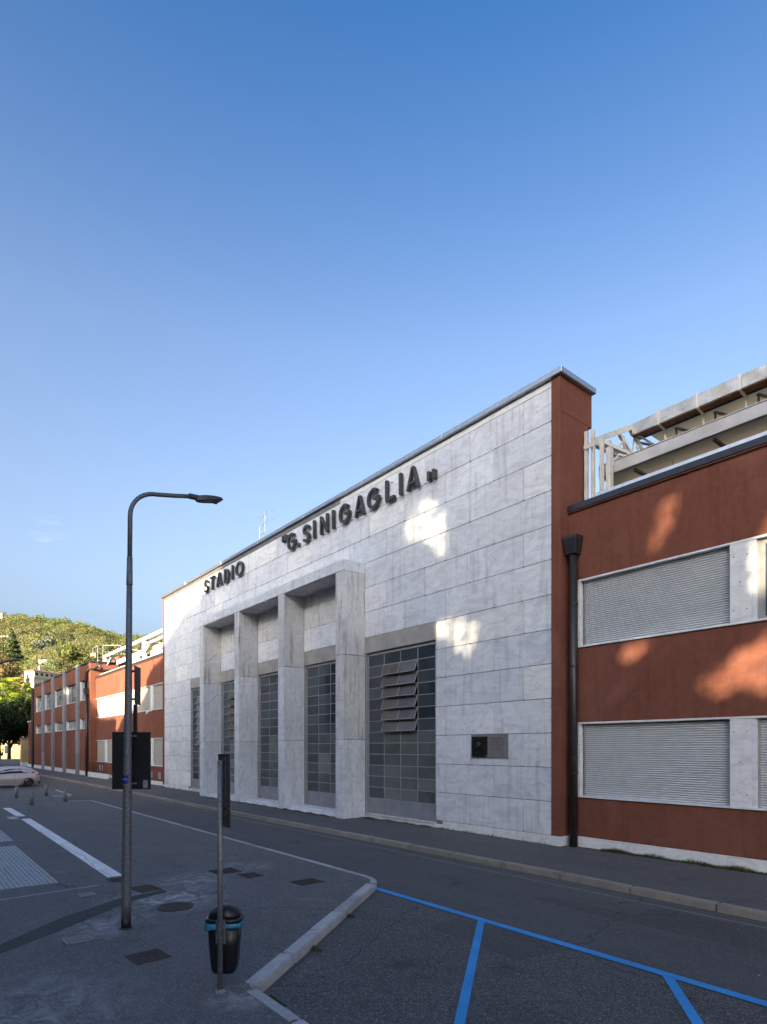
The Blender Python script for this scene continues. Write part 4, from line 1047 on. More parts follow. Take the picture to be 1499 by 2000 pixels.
oriented_box("plate", facing(onl(3.95), .075, -.02, .16), .30, .02, .60, yawR + math.radians(97), "sign_back", us)
for z in (-.24, .20): oriented_box("clamp", facing(onl(3.95), .05, z, .08), .05, .03, .035, yawR + .6, "black", us)
oriented_box("vertical_strip", facing(onl(3.45), .07, -.05, .10), .05, .05, .46, yawR, "black", us)  # dark upright strip beside the pole, below the plate
sk = thing("sticker", onl(2.46) - FW * .075, "small blue sticker with white letters on the lamp pole", "sticker")
m = MB(); base = onl(2.46); sh = [(-.055, -.075), (.035, -.08), (.045, .075), (.0, .04), (-.048, .072)]
vs = []
for dx, dz in sh: dd = -math.sqrt(max(0, .0735 ** 2 - dx * dx)) - .002; vs.append(facing(base, dx, dz, dd))
mid = [facing(base, 0, dz, -.0765) for dz in (-.078, .04)]
m.add([vs[0], mid[0], mid[1], vs[4]], [(0, 1, 2, 3)]); m.add([mid[0], vs[1], vs[2], mid[1]], [(0, 1, 2, 3)])
m.build("film", "sticker", sk)
textobj("amilia", .034, "print_white", sk, facing(base, -.008, -.012, -.080), rot=(math.radians(90), 0, yawR), ext=.0005)

# sign post with bin
PX_, PY_ = -6.62, 2.90
sp = thing("sign_post", (PX_, PY_, .12), "thin steel post carrying two signs seen from behind", "sign post")
m = MB(); m.tube([(PX_, PY_, .10), (PX_, PY_, 2.80)], .0315, 18); m.build("post", "galv2", sp, smooth=True)
m = MB(); m.tube([(PX_, PY_, .11), (PX_, PY_, .13), (PX_, PY_, .15)], [.075, .06, .035], 12); m.build("footing", "cover", sp)
P0 = Vector((PX_, PY_, 0))
yawS = yawR - math.radians(53)
def splate(cz, h, dx, w):
    c = facing(P0, dx, cz, .06)
    o = oriented_box("sign_plate", c, w, .008, h, yawS, "sign_back", sp, .002)
    # rolled edge flanges
    ux = Vector((math.cos(yawS), math.sin(yawS), 0)); uy = Vector((-ux.y, ux.x, 0))
    for k in (-1, 1): oriented_box("flange", c + ux * (k * w / 2) - uy * .008, .006, .022, h, yawS, "black", o, 0)
    for k in (-1, 1): oriented_box("flange", c + Vector((0, 0, k * h / 2)) - uy * .008, w, .022, .006, yawS, "black", o, 0)
splate(2.56, .62, .035, .32); splate(2.135, .205, .035, .34)
for z in (2.77, 2.32, 2.135):
    m = MB(); m.tube([(PX_, PY_, z - .012), (PX_, PY_, z + .012)], .0345, 18); m.build("clamp_ring", "galv2", sp)
    oriented_box("clamp_bolt", facing(P0, .055, z, .03), .05, .03, .03, yawR + .3, "black", sp)
oriented_box("vertical_strip", facing(P0, .055, 2.45, .035), .012, .02, .85, yawR, "galv2", sp)
# litter bin
bn = thing("litter_bin", facing(P0, .0, .28, .17), "black plastic litter bin with blue bag fixed to the sign post", "litter bin")
BC = facing(P0, .002, 0, .20)
def ring(z, wx, wy, n=28, pw=4.0, off=0):
    out = []
    for k in range(n):
        a = 2 * math.pi * k / n; c, s = math.cos(a), math.sin(a); r = (abs(c) ** pw + abs(s) ** pw) ** (-1 / pw)
        out.append(BC + RR * (wx * r * c) + FW * (wy * r * s + off) + Vector((0, 0, z)))
    return out
def loft(rings, name, mat, parent, cap=(1, 1), smooth=True):
    n = len(rings[0]); vs = [v for r in rings for v in r]; fs = [(i * n + k, i * n + (k + 1) % n, (i + 1) * n + (k + 1) % n, (i + 1) * n + k) for i in range(len(rings) - 1) for k in range(n)]
    if cap[0]: fs.append(tuple(range(n - 1, -1, -1)))
    if cap[1]: fs.append(tuple((len(rings) - 1) * n + k for k in range(n)))
    m = MB().add(vs, fs); return m.build(name, mat, parent, smooth=smooth)
loft([ring(.275, .10, .08), ring(.283, .125, .10), ring(.33, .150, .12), ring(.40, .160, .125), ring(.60, .175, .135), ring(.88, .190, .145)], "body", "plastic", bn)
loft([ring(.885, .195, .15), ring(.89, .212, .165), ring(.925, .215, .168), ring(.935, .208, .16)], "rim", "plastic", bn)
loft([ring(.936, .190, .15, pw=3), ring(.98, .178, .14, pw=2.8), ring(1.03, .150, .12, pw=2.6), ring(1.06, .110, .09, pw=2.4), ring(1.078, .055, .05, pw=2.2)], "lid", "plastic", bn)
# the bag: crumpled skirt under the rim
def bagring(z, w, jit, sl):
    r = ring(z, w, w * .80, 56); out = []
    for k, v in enumerate(r):
        a = 2 * math.pi * k / 56; c = math.cos(a)
        out.append(v + Vector((0, 0, sl * (max(0, -c)) ** 1.2 * -1)) + RR * (jit * math.sin(k * 2.3) * .5) + FW * (jit * math.cos(k * 1.7)) )
    return out
loft([bagring(.888, .206, .002, 0), bagring(.872, .216, .007, .01), bagring(.855, .219, .010, .025), bagring(.836, .217, .008, .05), bagring(.833, .206, .004, .05)], "bag", "bag", bn, (0, 0))
oriented_box("mounting_bracket", facing(P0, .0, .80, .038), .10, .02, .28, yawR, "galv2", bn)
for dx in (-.05, .05): oriented_box("bracket_flange", facing(P0, dx, .80, .03), .006, .05, .28, yawR, "galv2", bn, 0)
for z in (.745, .845):
    m = MB(); m.tube([(PX_, PY_, z - .006), (PX_, PY_, z + .006)], .034, 16); m.build("band", "galv2", bn)

# bollards
def bollard(loc, label, first=[None]):
    if first[0] is None:
        t = thing("bollard", loc, label, "bollard", "steel bollards at the plaza edge")
        m = MB(); x, y, z = loc
        m.tube([(x, y, z - .02), (x, y, z + .62)], .088, 18); o = m.build("post", "bollard_grey", t, smooth=True)
        m = MB(); m.tube([(x, y, z + .62), (x, y, z + .66), (x, y, z + .685), (x, y, z + .69)], [.091, .091, .075, .03], 18); m.build("cap", "bollard_grey", t, smooth=True)
        first[0] = t; return t
    t = first[0].copy(); C.objects.link(t); t.location = loc; t["label"] = label
    for c in first[0].children: d = c.copy(); C.objects.link(d); d.parent = t
    return t
bollard((-33.9, 5.08, .12), "grey steel bollard, the nearer one in front of the white band's far end")
bollard((-34.68, 6.71, .12), "grey steel bollard closest to the road at the end of the white kerb line")
bollard((-39.11, 5.11, .12), "grey steel bollard just in front of the silver car's door")
bollard((-39.78, 6.70, .12), "grey steel bollard standing by the short pale kerb corner")

# ------------------------------------------------------------------ cars
def car(loc, yaw, label, paint):
    t = thing("parked_car", loc, label, "car", "cars parked in the yellow bays")
    O = Vector(loc); cy, sy = math.cos(yaw), math.sin(yaw)
    def P(l, w, z): # l along the car (rear = 0, front negative), w across
        return (O.x + w * cy - l * sy, O.y + w * sy + l * cy, O.z + z)
    prof = [(0.0, .50), (.05, .36), (-.25, .22), (-.45, .20), (-1.20, .20), (-3.35, .20), (-3.9, .22), (-4.30, .26), (-4.38, .45), (-4.30, .66), (-3.5, .88), (-2.95, .95), (-1.5, 1.0), (-.55, 1.02), (-.12, 1.0), (.0, .85)]
    stn = [(-4.38, .34, .30, .62, .62), (-4.25, .24, .42, .72, .78), (-3.9, .20, .55, .84, .86), (-3.3, .19, .60, .89, .88), (-2.7, .19, .62, .97, .89), (-1.6, .19, .63, 1.0, .89), (-.8, .19, .66, 1.02, .89), (-.35, .22, .64, 1.02, .86), (-.08, .30, .55, .98, .80), (.02, .38, .50, .82, .72)]
    n = 12; vs = []
    for l, zb, zm, zt, hw in stn:
        sec = [(-hw * .92, zb), (-hw * .99, zb + .12), (-hw, zm), (-hw * .97, zt - .08), (-hw * .90, zt), (-hw * .4, zt + .02), (hw * .4, zt + .02), (hw * .90, zt), (hw * .97, zt - .08), (hw, zm), (hw * .99, zb + .12), (hw * .92, zb)]
        vs += [P(l, w, z) for w, z in sec]
    fs = [(i * n + k, i * n + (k + 1) % n, (i + 1) * n + (k + 1) % n, (i + 1) * n + k) for i in range(len(stn) - 1) for k in range(n)] + [tuple(range(n)), tuple((len(stn) - 1) * n + k for k in range(n - 1, -1, -1))]
    b = MB().add(vs, fs).build("body", paint, t, smooth=True)
    # greenhouse
    g = [(-3.25, .93, .93, .80, .76), (-2.45, .95, 1.33, .80, .64), (-1.9, .98, 1.43, .81, .62), (-1.1, 1.0, 1.44, .81, .61), (-.5, 1.0, 1.38, .80, .58), (-.05, 1.0, 1.06, .76, .66)]
    vs = []
    for l, z0, z1, w0, w1 in g:
        vs += [P(l, -w0, z0), P(l, -(w0 + w1) / 2 - .03, (z0 + z1) / 2), P(l, -w1, z1 - .03), P(l, -w1 * .6, z1 + .01), P(l, w1 * .6, z1 + .01), P(l, w1, z1 - .03), P(l, (w0 + w1) / 2 + .03, (z0 + z1) / 2), P(l, w0, z0)]
    fs = [(i * 8 + k, i * 8 + k + 1, (i + 1) * 8 + k + 1, (i + 1) * 8 + k) for i in range(len(g) - 1) for k in range(7)]
    MB().add(vs, fs).build("roof", paint, t, smooth=True)
    for sd in (-1, 1):
        def wpt(l, f):
            for (l0, z0, z1, w0, w1), (m0, y0, y1, v0, v1) in zip(g, g[1:]):
                if l0 <= l <= m0:
                    q = (l - l0) / (m0 - l0); zz0 = z0 + (y0 - z0) * q; zz1 = z1 + (y1 - z1) * q - .03; a = w0 + (v0 - w0) * q; c = w1 + (v1 - w1) * q; z = zz0 + (zz1 - zz0) * f
                    bul = .03 * (1 - abs(2 * f - 1)); return P(l, sd * (a + (c - a) * f + bul + .006), z)
        m = MB()
        cols = [(-2.95, .10, .25), (-2.5, .10, .80), (-2.2, .10, .86), (-1.9, .10, .88), (-1.55, .10, .88), (-1.2, .10, .87), (-.85, .10, .83), (-.45, .12, .55), (-.25, .14, .20)]
        for (la, fa, ga), (lb, fb, gb) in zip(cols, cols[1:]):
            for q in range(4):
                r0, r1 = q / 4, (q + 1) / 4
                m.add([wpt(la, fa + (ga - fa) * r0), wpt(lb, fb + (gb - fb) * r0), wpt(lb, fb + (gb - fb) * r1), wpt(la, fa + (ga - fa) * r1)], [(0, 1, 2, 3)])
        m.build("side_window", "carglass", t)
        m = MB(); 
        for l in (-1.62, -.78): m.add([wpt(l, .1), wpt(l + .05, .1), wpt(l + .05, .8), wpt(l, .8)], [(0, 1, 2, 3)])
        pz = [(v[0] + cy * sd * .004, v[1] + sy * sd * .004, v[2]) for v in m.v]; m.v = pz; m.build("window_post", "plastic", t)
        for l, nm in ((-.74, "wheel"), (-3.42, "wheel")):
            m = MB(); m.tube([P(l, sd * .66, .315), P(l, sd * .885, .315)], .315, 28); w_ = m.build(nm, "tyre", t, loc=P(l, sd * .8, .315))
            m = MB(); m.tube([P(l, sd * .875, .315), P(l, sd * .888, .315)], .215, 24); m.build("rim_disc", "tyre", w_)
            m = MB()
            for k in range(5):
                a = 2 * math.pi * k / 5 + .3
                m.beam(P(l, sd * .893, .315), P(l + .2 * math.cos(a), sd * .896, .315 + .2 * math.sin(a)), .045, .02, up=(cy, sy, 0))
            for k in range(24):
                a, a2 = 2 * math.pi * k / 24, 2 * math.pi * (k + 1) / 24
                m.add([P(l + r * math.cos(q), sd * .897, .315 + r * math.sin(q)) for q, r in ((a, .195), (a2, .195), (a2, .22), (a, .22))], [(0, 1, 2, 3)])
            m.build("rim", "rim", w_)
            # dark ring drawn as the shadow gap under the wheel arch
            m = MB()
            for k in range(14):
                a, a2 = math.pi * k / 14 - .12, math.pi * (k + 1) / 14 - .12
                m.add([P(l + r * math.cos(q), sd * .902, .32 + r * math.sin(q)) for q, r in ((a, .30), (a2, .30), (a2, .365), (a, .365))], [(0, 1, 2, 3)])
            m.build("wheel_arch_shade", "tyre", t)
        m = MB(); m.add([P(-.16, sd * .80, .86), P(.0, sd * .72, .84), P(.0, sd * .70, .96), P(-.12, sd * .78, .98)], [(0, 1, 2, 3)])
        m.box(0, 0, 0, 0, 0, 0); m.v = m.v[:4]; m.f = m.f[:1]
        tl = MB(); tl.beam(P(-.20, sd * .80, .90), P(.03, sd * .62, .90), .05, .12); tl.build("taillight", "taillight", t, bevel=.01)
        for l in (-1.15, -2.2): h_ = MB(); h_.beam(P(l - .09, sd * .905, .90), P(l + .09, sd * .905, .90), .02, .025); h_.build("door_handle", paint, t)
        gp = MB()
        for l in (-1.62, -2.68): gp.beam(P(l, sd * .893, .30), P(l, sd * .893, .92), .006, .012, up=(sy, -cy, 0))
        gp.build("door_gap", "tyre", t)
        mr = MB(); mr.tube([P(-2.62, sd * .90, 1.02), P(-2.60, sd * .98, 1.03), P(-2.58, sd * 1.06, 1.03)], [.03, .075, .06], 10); mr.build("mirror", "plastic", t, smooth=True)
        sl = MB(); sl.beam(P(-3.15, sd * .87, .22), P(-1.3, sd * .87, .22), .06, .08); sl.build("side_skirt", paint, t)
    bp = MB(); bp.beam(P(.03, -.7, .33), P(.03, .7, .33), .12, .18); bp.build("bumper", "plastic", t, bevel=.02)
    return t
car((-52.4, 8.25, 0), 0, "rose silver hatchback with dark rims parked at the far end of the plaza", "carpaint")
car((-55.8, 8.45, 0), 0, "pale car behind the rose silver hatchback, only its roof showing", "carpaint")

# ================================================================== WEEDS, LITTER
def tufts(spans, name, dens, hmax, label=None):
    cent = []; 
    vs = []; fs = []; cols = []
    for (x0, x1, y, z, k) in spans:
        n = int((x1 - x0) * dens * k)
        for i in range(n):
            x = random.uniform(x0, x1); yy = y - abs(random.gauss(0, .05)); h = hmax * random.uniform(.3, 1) * (.5 + .5 * math.sin(x * 3.1) ** 2); a = random.uniform(0, 6.28); lean_ = random.uniform(0, .7) * h; w = random.uniform(.003, .008)
            b = len(vs); vs += [(x - w * math.cos(a), yy - w * math.sin(a), z), (x + w * math.cos(a), yy + w * math.sin(a), z), (x + lean_ * math.cos(a + 1), yy + lean_ * math.sin(a + 1), z + h)]
            fs.append((b, b + 1, b + 2)); g = random.uniform(.6, 1.3); cc = random.choice([(.08, .14, .03), (.10, .15, .04), (.06, .11, .03), (.17, .15, .06)]); cols += [(cc[0] * g, cc[1] * g, cc[2] * g, 1)] * 3
    me = bpy.data.meshes.new(name); me.from_pydata(vs, [], fs); me.update(); at = me.color_attributes.new("tint", 'FLOAT_COLOR', 'POINT'); at.data.foreach_set("color", np.array(cols).ravel()); me.materials.append(M["leaf"])
    o = bpy.data.objects.new(name, me); link(o); o["kind"] = "stuff"; return o
tufts([(-34, -29, 13.6, .12, .5), (-28.8, -24, 13.6, .12, 1.0), (-24.2, -20, 13.62, .12, 2.2), (-19.4, -18.2, 14.5, .12, 3), (-18.2, -14.8, 14.62, .12, 1.4), (-14.8, -12, 14.66, .12, .5), (-11.5, -10.6, 14.66, .12, .3), (-43, -34.2, 14.66, .12, .3)], "weeds", 260, .13)
tufts([(-9.1, -8.0, 15.0, .12, 3.5), (-8.0, -6.4, 15.0, .12, 2.0), (-6.4, -5.5, 14.98, .12, 5), (-5.5, 2, 15.0, .12, 2.0)], "weeds", 380, .16)
# weeds at the foot of the granite kerb
vs = [(-6.62 - .26 * 0 - i * .5, 3.3 + i * .62) for i in range(6)]
tufts([(-6.35, -6.0, 3.42, .004, 4), (-7.55, -7.3, 4.75, .004, 2.5), (-8.6, -8.4, 6.15, .004, 1.5)], "weeds", 380, .07)
# rubble and leaf litter along the red plinth
m = MB()
for i in range(520):
    x = random.choice([random.uniform(-9.6, -8.2), random.uniform(-8.5, 2)]); y = 15.05 - abs(random.gauss(0, .13)); s = random.uniform(.004, .02); a = random.uniform(0, 3)
    m.add([(x + s * math.cos(a + q * 1.57), y + s * math.sin(a + q * 1.57), .13) for q in range(4)] + [(x, y, .13 + s * .8)], [(0, 1, 4), (1, 2, 4), (2, 3, 4), (3, 0, 4)])
m.build("rubble", "soil")["kind"] = "stuff"
m = MB()
for i in range(60):
    x = random.uniform(-24, 0); y = random.choice([random.uniform(12, 14.4), random.uniform(8.5, 11)]); s = random.uniform(.008, .03); a = random.uniform(0, 6); z = .137 if y > 11.6 else .008
    m.add([(x + s * math.cos(a), y + s * math.sin(a), z), (x + s * .5 * math.cos(a + 1.6), y + s * .5 * math.sin(a + 1.6), z + s * .3), (x - s * math.cos(a), y - s * math.sin(a), z + .004), (x + s * .5 * math.cos(a - 1.6), y + s * .5 * math.sin(a - 1.6), z)], [(0, 1, 2, 3)])
m.build("litter", "litter")["kind"] = "stuff"

# ================================================================== TREES BEHIND THE VIEWER (they cast the shade on the facade)
def inpoly(x, y, P):
    r = np.zeros(len(x), bool); j = len(P) - 1
    for i in range(len(P)):
        xi, yi = P[i]; xj, yj = P[j]
        c = ((yi > y) != (yj > y)) & (x < (xj - xi) * (y - yi) / (yj - yi + 1e-12) + xi); r ^= c; j = i
    return r
BIGLIT = [(-30.0, 40), (-30.86, 13.7), (-32.87, 13.47), (-34.47, 12.77), (-35.87, 12.34), (-36.85, 11.92), (-38.48, 11.72), (-39.57, 11.4), (-40.71, 10.86), (-41.9, 10.57), (-42.93, 10.03), (-43.9, 9.51), (-46.39, 8.97), (-47.96, 8.17), (-47.72, 7.51), (-50.02, 6.44), (-52.8, 5.72), (-54.29, 5.52), (-56.0, 4.31), (-57.63, 4.34), (-56.81, 5.33), (-62.54, 5.56), (-64.14, 6.92), (-64.75, 8.98), (-64.96, 11.44), (-65.5, 40)]
GAPS = [([(-16.73, 11.66), (-16.39, 11.93), (-15.36, 11.68), (-14.9, 11.1), (-14.7, 10.34), (-14.8, 9.52), (-15.47, 9.61), (-15.84, 10.25), (-16.84, 10.52), (-17.02, 10.98)], 1.0),
        ([(-15.95, 7.89), (-15.1, 7.5), (-14.48, 7.49), (-13.32, 7.15), (-13.39, 6.46), (-13.79, 5.8), (-14.6, 6.25), (-15.18, 6.6), (-15.47, 7.2)], 1.0),
        ([(-7.69, 8.42), (-7.51, 9.12), (-7.05, 9.43), (-6.67, 9.25), (-6.8, 8.59), (-7.18, 8.05), (-7.05, 7.44), (-7.51, 7.35)], 1.0),
        ([(-8.73, 5.9), (-7.18, 5.98), (-6.8, 5.99), (-7.31, 5.54), (-7.65, 5.32), (-8.07, 5.09), (-8.43, 5.33)], 1.0),
        ([(-6.55, 4.76), (-6.19, 4.85), (-5.73, 5.29), (-5.19, 5.57), (-4.29, 5.72), (-4.29, 4.01), (-4.89, 4.25), (-5.62, 4.35), (-5.96, 4.13), (-6.43, 4.31)], 1.0),
        ([(-5.4, 7.13), (-5.08, 8.1), (-4.48, 8.38), (-4.29, 7.1), (-4.88, 6.56), (-5.35, 6.53)], .95),
        ([(-34.7, 12.51), (-33.59, 12.43), (-32.87, 11.25), (-33.44, 10.6), (-34.47, 11.08)], .9)]
def swell(P, k):
    P_ = np.array(P); c = P_.mean(0); return [tuple(q) for q in c + (P_ - c) * k]
GAPS = [(swell(P, 1.26), 1.0) for P, _ in GAPS]
def lit_mask(Pn):
    lam = (14.7 - Pn[:, 1]) / (-TS.y); X = Pn[:, 0] - TS.x * lam; Z = Pn[:, 2] - math.tan(ELEV) * lam
    k = inpoly(X, Z, BIGLIT)
    for P, pr in GAPS: k |= inpoly(X, Z, P) & (rng.random(len(X)) < pr)
    return k
def tree(name, x, y, h, rx, ry, z0, n, size, cols, label, group=None, mask=False, trunk=.35, lobes=26, cat="tree", tri=False):
    t = thing(name, (x, y, 0), label, cat, group); zc, rz = (z0 + h) / 2, (h - z0) / 2
    m = MB(); m.tube([(x, y, -.05), (x + .1, y, zc * .5), (x - .1, y + .1, zc)], [trunk, trunk * .75, trunk * .4], 9)
    for k in range(6):
        a = k * 1.05 + random.random(); m.tube([(x, y, z0 * .8 + k * .3), (x + rx * .35 * math.cos(a), y + ry * .35 * math.sin(a), z0 + rz * .5), (x + rx * .65 * math.cos(a), y + ry * .65 * math.sin(a), zc + rz * .3)], [trunk * .4, trunk * .25, trunk * .1], 6)
    m.build("trunk", "bark", t, smooth=True)
    # lobes on the crown ellipsoid, leaves on and in the lobes
    u = rng.normal(size=(lobes, 3)); u /= np.linalg.norm(u, axis=1)[:, None]; rr = rng.uniform(.35, .85, lobes)[:, None]
    LC = np.array([x, y, zc]) + u * rr * np.array([rx, ry, rz]); LR = rng.uniform(.25, .42, lobes) * min(rx, rz)
    w = LR ** 2 / (LR ** 2).sum(); idx = rng.choice(lobes, n, p=w); v = rng.normal(size=(n, 3)); v /= np.linalg.norm(v, axis=1)[:, None]
    P = LC[idx] + v * (LR[idx] * rng.uniform(.6, 1.05, n))[:, None] * np.array([1, 1, .85])
    s = size * rng.uniform(.6, 1.4, n)
    if mask: k = ~lit_mask(P); P, s, v, idx = P[k], s[k], v[k], idx[k]
    P[:, 2] = np.maximum(P[:, 2], .3)
    cols = np.array(cols); ci = rng.integers(0, len(cols), lobes)[idx]; tint = cols[ci] * rng.uniform(.7, 1.35, len(P))[:, None]
    scatter_quads(P, s, tint, v, name="crown", parent=t, tri=tri); return t
PLANE = [(.10, .13, .035), (.08, .11, .03), (.12, .13, .04)]
TY = -25
specs = [(-29, 29.5, 6), (-22.5, 32, 6), (-16, 33, 6), (-9.5, 33, 6), (-3, 33, 6), (3.5, 33, 6), (10, 33, 6), (16.5, 32, 6), (23, 30, 6),
         (-35, 25, 6), (-41, 22, 6), (-47, 25, 6), (-53, 26, 6), (-59.5, 26.5, 6), (-66, 26.5, 6), (-73, 26.5, 6), (-80, 26, 6), (-88, 26, 7), (-97, 26, 7), (-106, 26, 7)]
where = ["in a row behind the plaza"] * 20
for i, (x, h, r) in enumerate(specs):
    tree("plane_tree", x, TY + (i % 3 - 1) * .8, h, r, 3.4, 4.0, 17000, .72, PLANE, "tall leafy plane tree of the row across the plaza from the stadium", "plane trees across the plaza", True, .45, 90)
# loose unseen leaves added to dim the sun through the crown gaps
def gap_leaves():
    roots = [o for o in bpy.data.objects if o.name.startswith("plane_tree") and o.parent is None]
    for P, cov in ((GAPS[0][0], .50), (GAPS[1][0], .40), (GAPS[2][0], .22), (GAPS[3][0], .16), (GAPS[4][0], .14), (GAPS[5][0], .25), (GAPS[6][0], 1.1)):
        P_ = np.array(P); c = P_.mean(0); lo, hi = P_.min(0) - .3, P_.max(0) + .3; A = (hi - lo).prod()
        n = int(A * 720 * cov); q = rng.uniform(lo, hi, (n, 2)); d = np.linalg.norm((q - c) / ((hi - lo) / 2), axis=1)
        q = q[rng.random(n) < np.clip(.62 + d * .4, 0, 1)]
        yy = rng.uniform(-27, -23, len(q)); lam = (14.7 - yy) / (-TS.y)
        L3 = np.stack([q[:, 0] + TS.x * lam, yy, q[:, 1] + math.tan(ELEV) * lam], 1)
        root = min(roots, key=lambda r: abs(r.location.x - L3[:, 0].mean()))
        tint = np.array(PLANE)[rng.integers(0, 3, len(q))]
        scatter_quads(L3, rng.uniform(.08, .17, len(q)), tint, None, name="gap_dimming_leaves", parent=root)
gap_leaves()
# unseen building added behind the row to block low sun
bb = thing("sun_block_building", (-45, -22, 0), "long ochre building added out of view behind the plane trees to block low sun", "building")
slab("wall", -130, 40, -42, -31, 0, 14.2, "cream", bb, 0); slab("roof", -131, 41, -43, -30.4, 14.2, 14.8, "roof_tile", bb, 0)
for k in range(50):
    for z in (1.2, 4.6, 8.2, 11.6): slab("window", -128 + k * 3.2, -126.8 + k * 3.2, -30.99, -30.94, z, z + 1.9, "glass", bb, 0)

# ================================================================== FAR TREES
# umbrella pine, dark trees in front of it
def pine(x, y, h, rx, rz, label):
    t = thing("umbrella_pine", (x, y, 0), label, "tree")
    m = MB(); m.tube([(x, y, -.1), (x + .4, y, h * .35), (x - .2, y + .3, h * .6)], [.5, .4, .28], 9)
    for k in range(9):
        a = k * .7; m.tube([(x, y, h * .5), (x + rx * .4 * math.cos(a), y + rx * .4 * math.sin(a), h * .62), (x + rx * .75 * math.cos(a), y + rx * .75 * math.sin(a), h * .78)], [.2, .14, .06], 6)
    m.build("trunk", "bark", t, smooth=True)
    nc = 150; th = rng.uniform(0, 2 * np.pi, nc); r = np.sqrt(rng.uniform(0, 1, nc)); zz = h - rz + rz * np.sqrt(np.maximum(0, 1 - r ** 2)) * rng.uniform(.55, 1, nc) - rng.uniform(0, 1, nc) ** 2 * rz * .9
    LC = np.stack([x + rx * r * np.cos(th), y + rx * r * np.sin(th), zz], 1); LR = rng.uniform(.8, 1.5, nc)
    n = 26000; idx = rng.integers(0, nc, n); v = rng.normal(size=(n, 3)); v /= np.linalg.norm(v, axis=1)[:, None]; v[:, 2] = np.abs(v[:, 2]) * .9 - .15
    P = LC[idx] + v * (LR[idx] * rng.uniform(.5, 1.05, n))[:, None] * np.array([1, 1, .6])
    cols = np.array([(.34, .42, .05), (.27, .35, .045), (.17, .23, .03)]); tint = cols[rng.integers(0, 3, nc)[idx]] * rng.uniform(.75, 1.3, n)[:, None]
    scatter_quads(P, rng.uniform(.16, .34, n), tint, v, name="crown", parent=t); return t
pine(-147.5, 16.0, 18.2, 9.5, 7.5, "big bright green umbrella pine in sunlight behind the dark trees")
DARK = [(.018, .032, .012), (.025, .045, .014), (.04, .06, .018)]
tree("broadleaf_tree", -124.5, 12.2, 11.5, 5.5, 4.5, 1.6, 15000, .34, DARK, "dark shaded tree at the picture's left edge before the umbrella pine", "dark trees by the garden wall", False, .35, 50)
tree("broadleaf_tree", -127.5, 19.8, 12.5, 4.8, 4, 3.8, 12000, .34, DARK, "dark shaded tree close behind the low red annex", "dark trees by the garden wall", False, .35, 40)
tree("broadleaf_tree", -133, 16.2, 11.8, 5.0, 4, 2.8, 12000, .34, DARK, "dark shaded tree with sunlit gaps, middle of the three by the garden wall", "dark trees by the garden wall", False, .35, 40)
# spiky reddish bushes at the pine's foot
# cable / lamp arm at the left edge
ca = thing("lamp_arm", (-40, 2, 7), "thin dark curved lamp arm reaching in from the left edge", "lamp arm")
def Rw(px, py, t): s = (px - 749.5) / 1175; return Vector(((-.7788 + .6273 * s) * t, (.6273 + .7788 * s) * t, 2.95 + (1460 - py) / 1175 * t))
m = MB(); m.tube([Rw(-60, 1335, 34), Rw(-30, 1308, 34), Rw(0, 1295, 34), Rw(18, 1289.5, 34), Rw(34, 1288, 34)], .07, 8); m.tube([Rw(30, 1288, 34), Rw(36, 1289, 34)], [.09, .06], 8); m.build("arm", "lum", ca, smooth=True)
m = MB(); m.tube([Rw(-60, 1335, 34), Rw(-75, 1380, 34), tuple(Rw(-75, 1380, 34).xy) + (0.1,)], .08, 8); m.build("pole", "lum", ca, smooth=True)

# ------------------------------------------------------------------ the wooded hill
RIDGE = [(-700, 1150), (-400, 1180), (-100, 1202), (0, 1207), (50, 1208), (110, 1213), (190, 1228), (240, 1242), (300, 1244), (340, 1250), (500, 1300), (750, 1370), (1100, 1410)]
def ridge_z(s):
    px = 749.5 + 1175 * s; xs_, ys_ = zip(*RIDGE); return (1460 - np.interp(px, xs_, ys_)) / 1175 * 900
def hill_z(s, t):
    q = np.clip((t - 235) / 665, 0, None); r = ridge_z(s)
    z = np.where(t < 900, r * np.clip(q, 0, 1) ** 1.05, r * (1 - ((t - 900) / 700) ** 1.5))
    bumps = 5 * np.sin(t * .021 + s * 17) + 4 * np.sin(t * .047 - s * 31) + 3 * np.sin(s * 63 + t * .01)
    fade = np.clip((t - 235) / 150, 0, 1) * np.clip((980 - t) / 250, .0, 1)
    return z + bumps * fade
S_ = np.linspace(-1.3, .5, 120); T_ = np.concatenate([np.linspace(235, 900, 70), np.linspace(910, 1600, 20)])
ss, tt = np.meshgrid(S_, T_); zz = hill_z(ss, tt)
XX = (-.7788 + .6273 * ss) * tt; YY = (.6273 + .7788 * ss) * tt
me = bpy.data.meshes.new("hill"); nr, nc_ = ss.shape
me.from_pydata(np.stack([XX.ravel(), YY.ravel(), zz.ravel()], 1).tolist(), [], [(i * nc_ + j, i * nc_ + j + 1, (i + 1) * nc_ + j + 1, (i + 1) * nc_ + j) for i in range(nr - 1) for j in range(nc_ - 1)])
me.materials.append(M["hill"]); me.update(); o = bpy.data.objects.new("hill", me); link(o); o["kind"] = "structure"
def hpos(px, t): s = (px - 749.5) / 1175; return Vector(((-.7788 + .6273 * s) * t, (.6273 + .7788 * s) * t, float(hill_z(np.array(s), np.array(t)))))
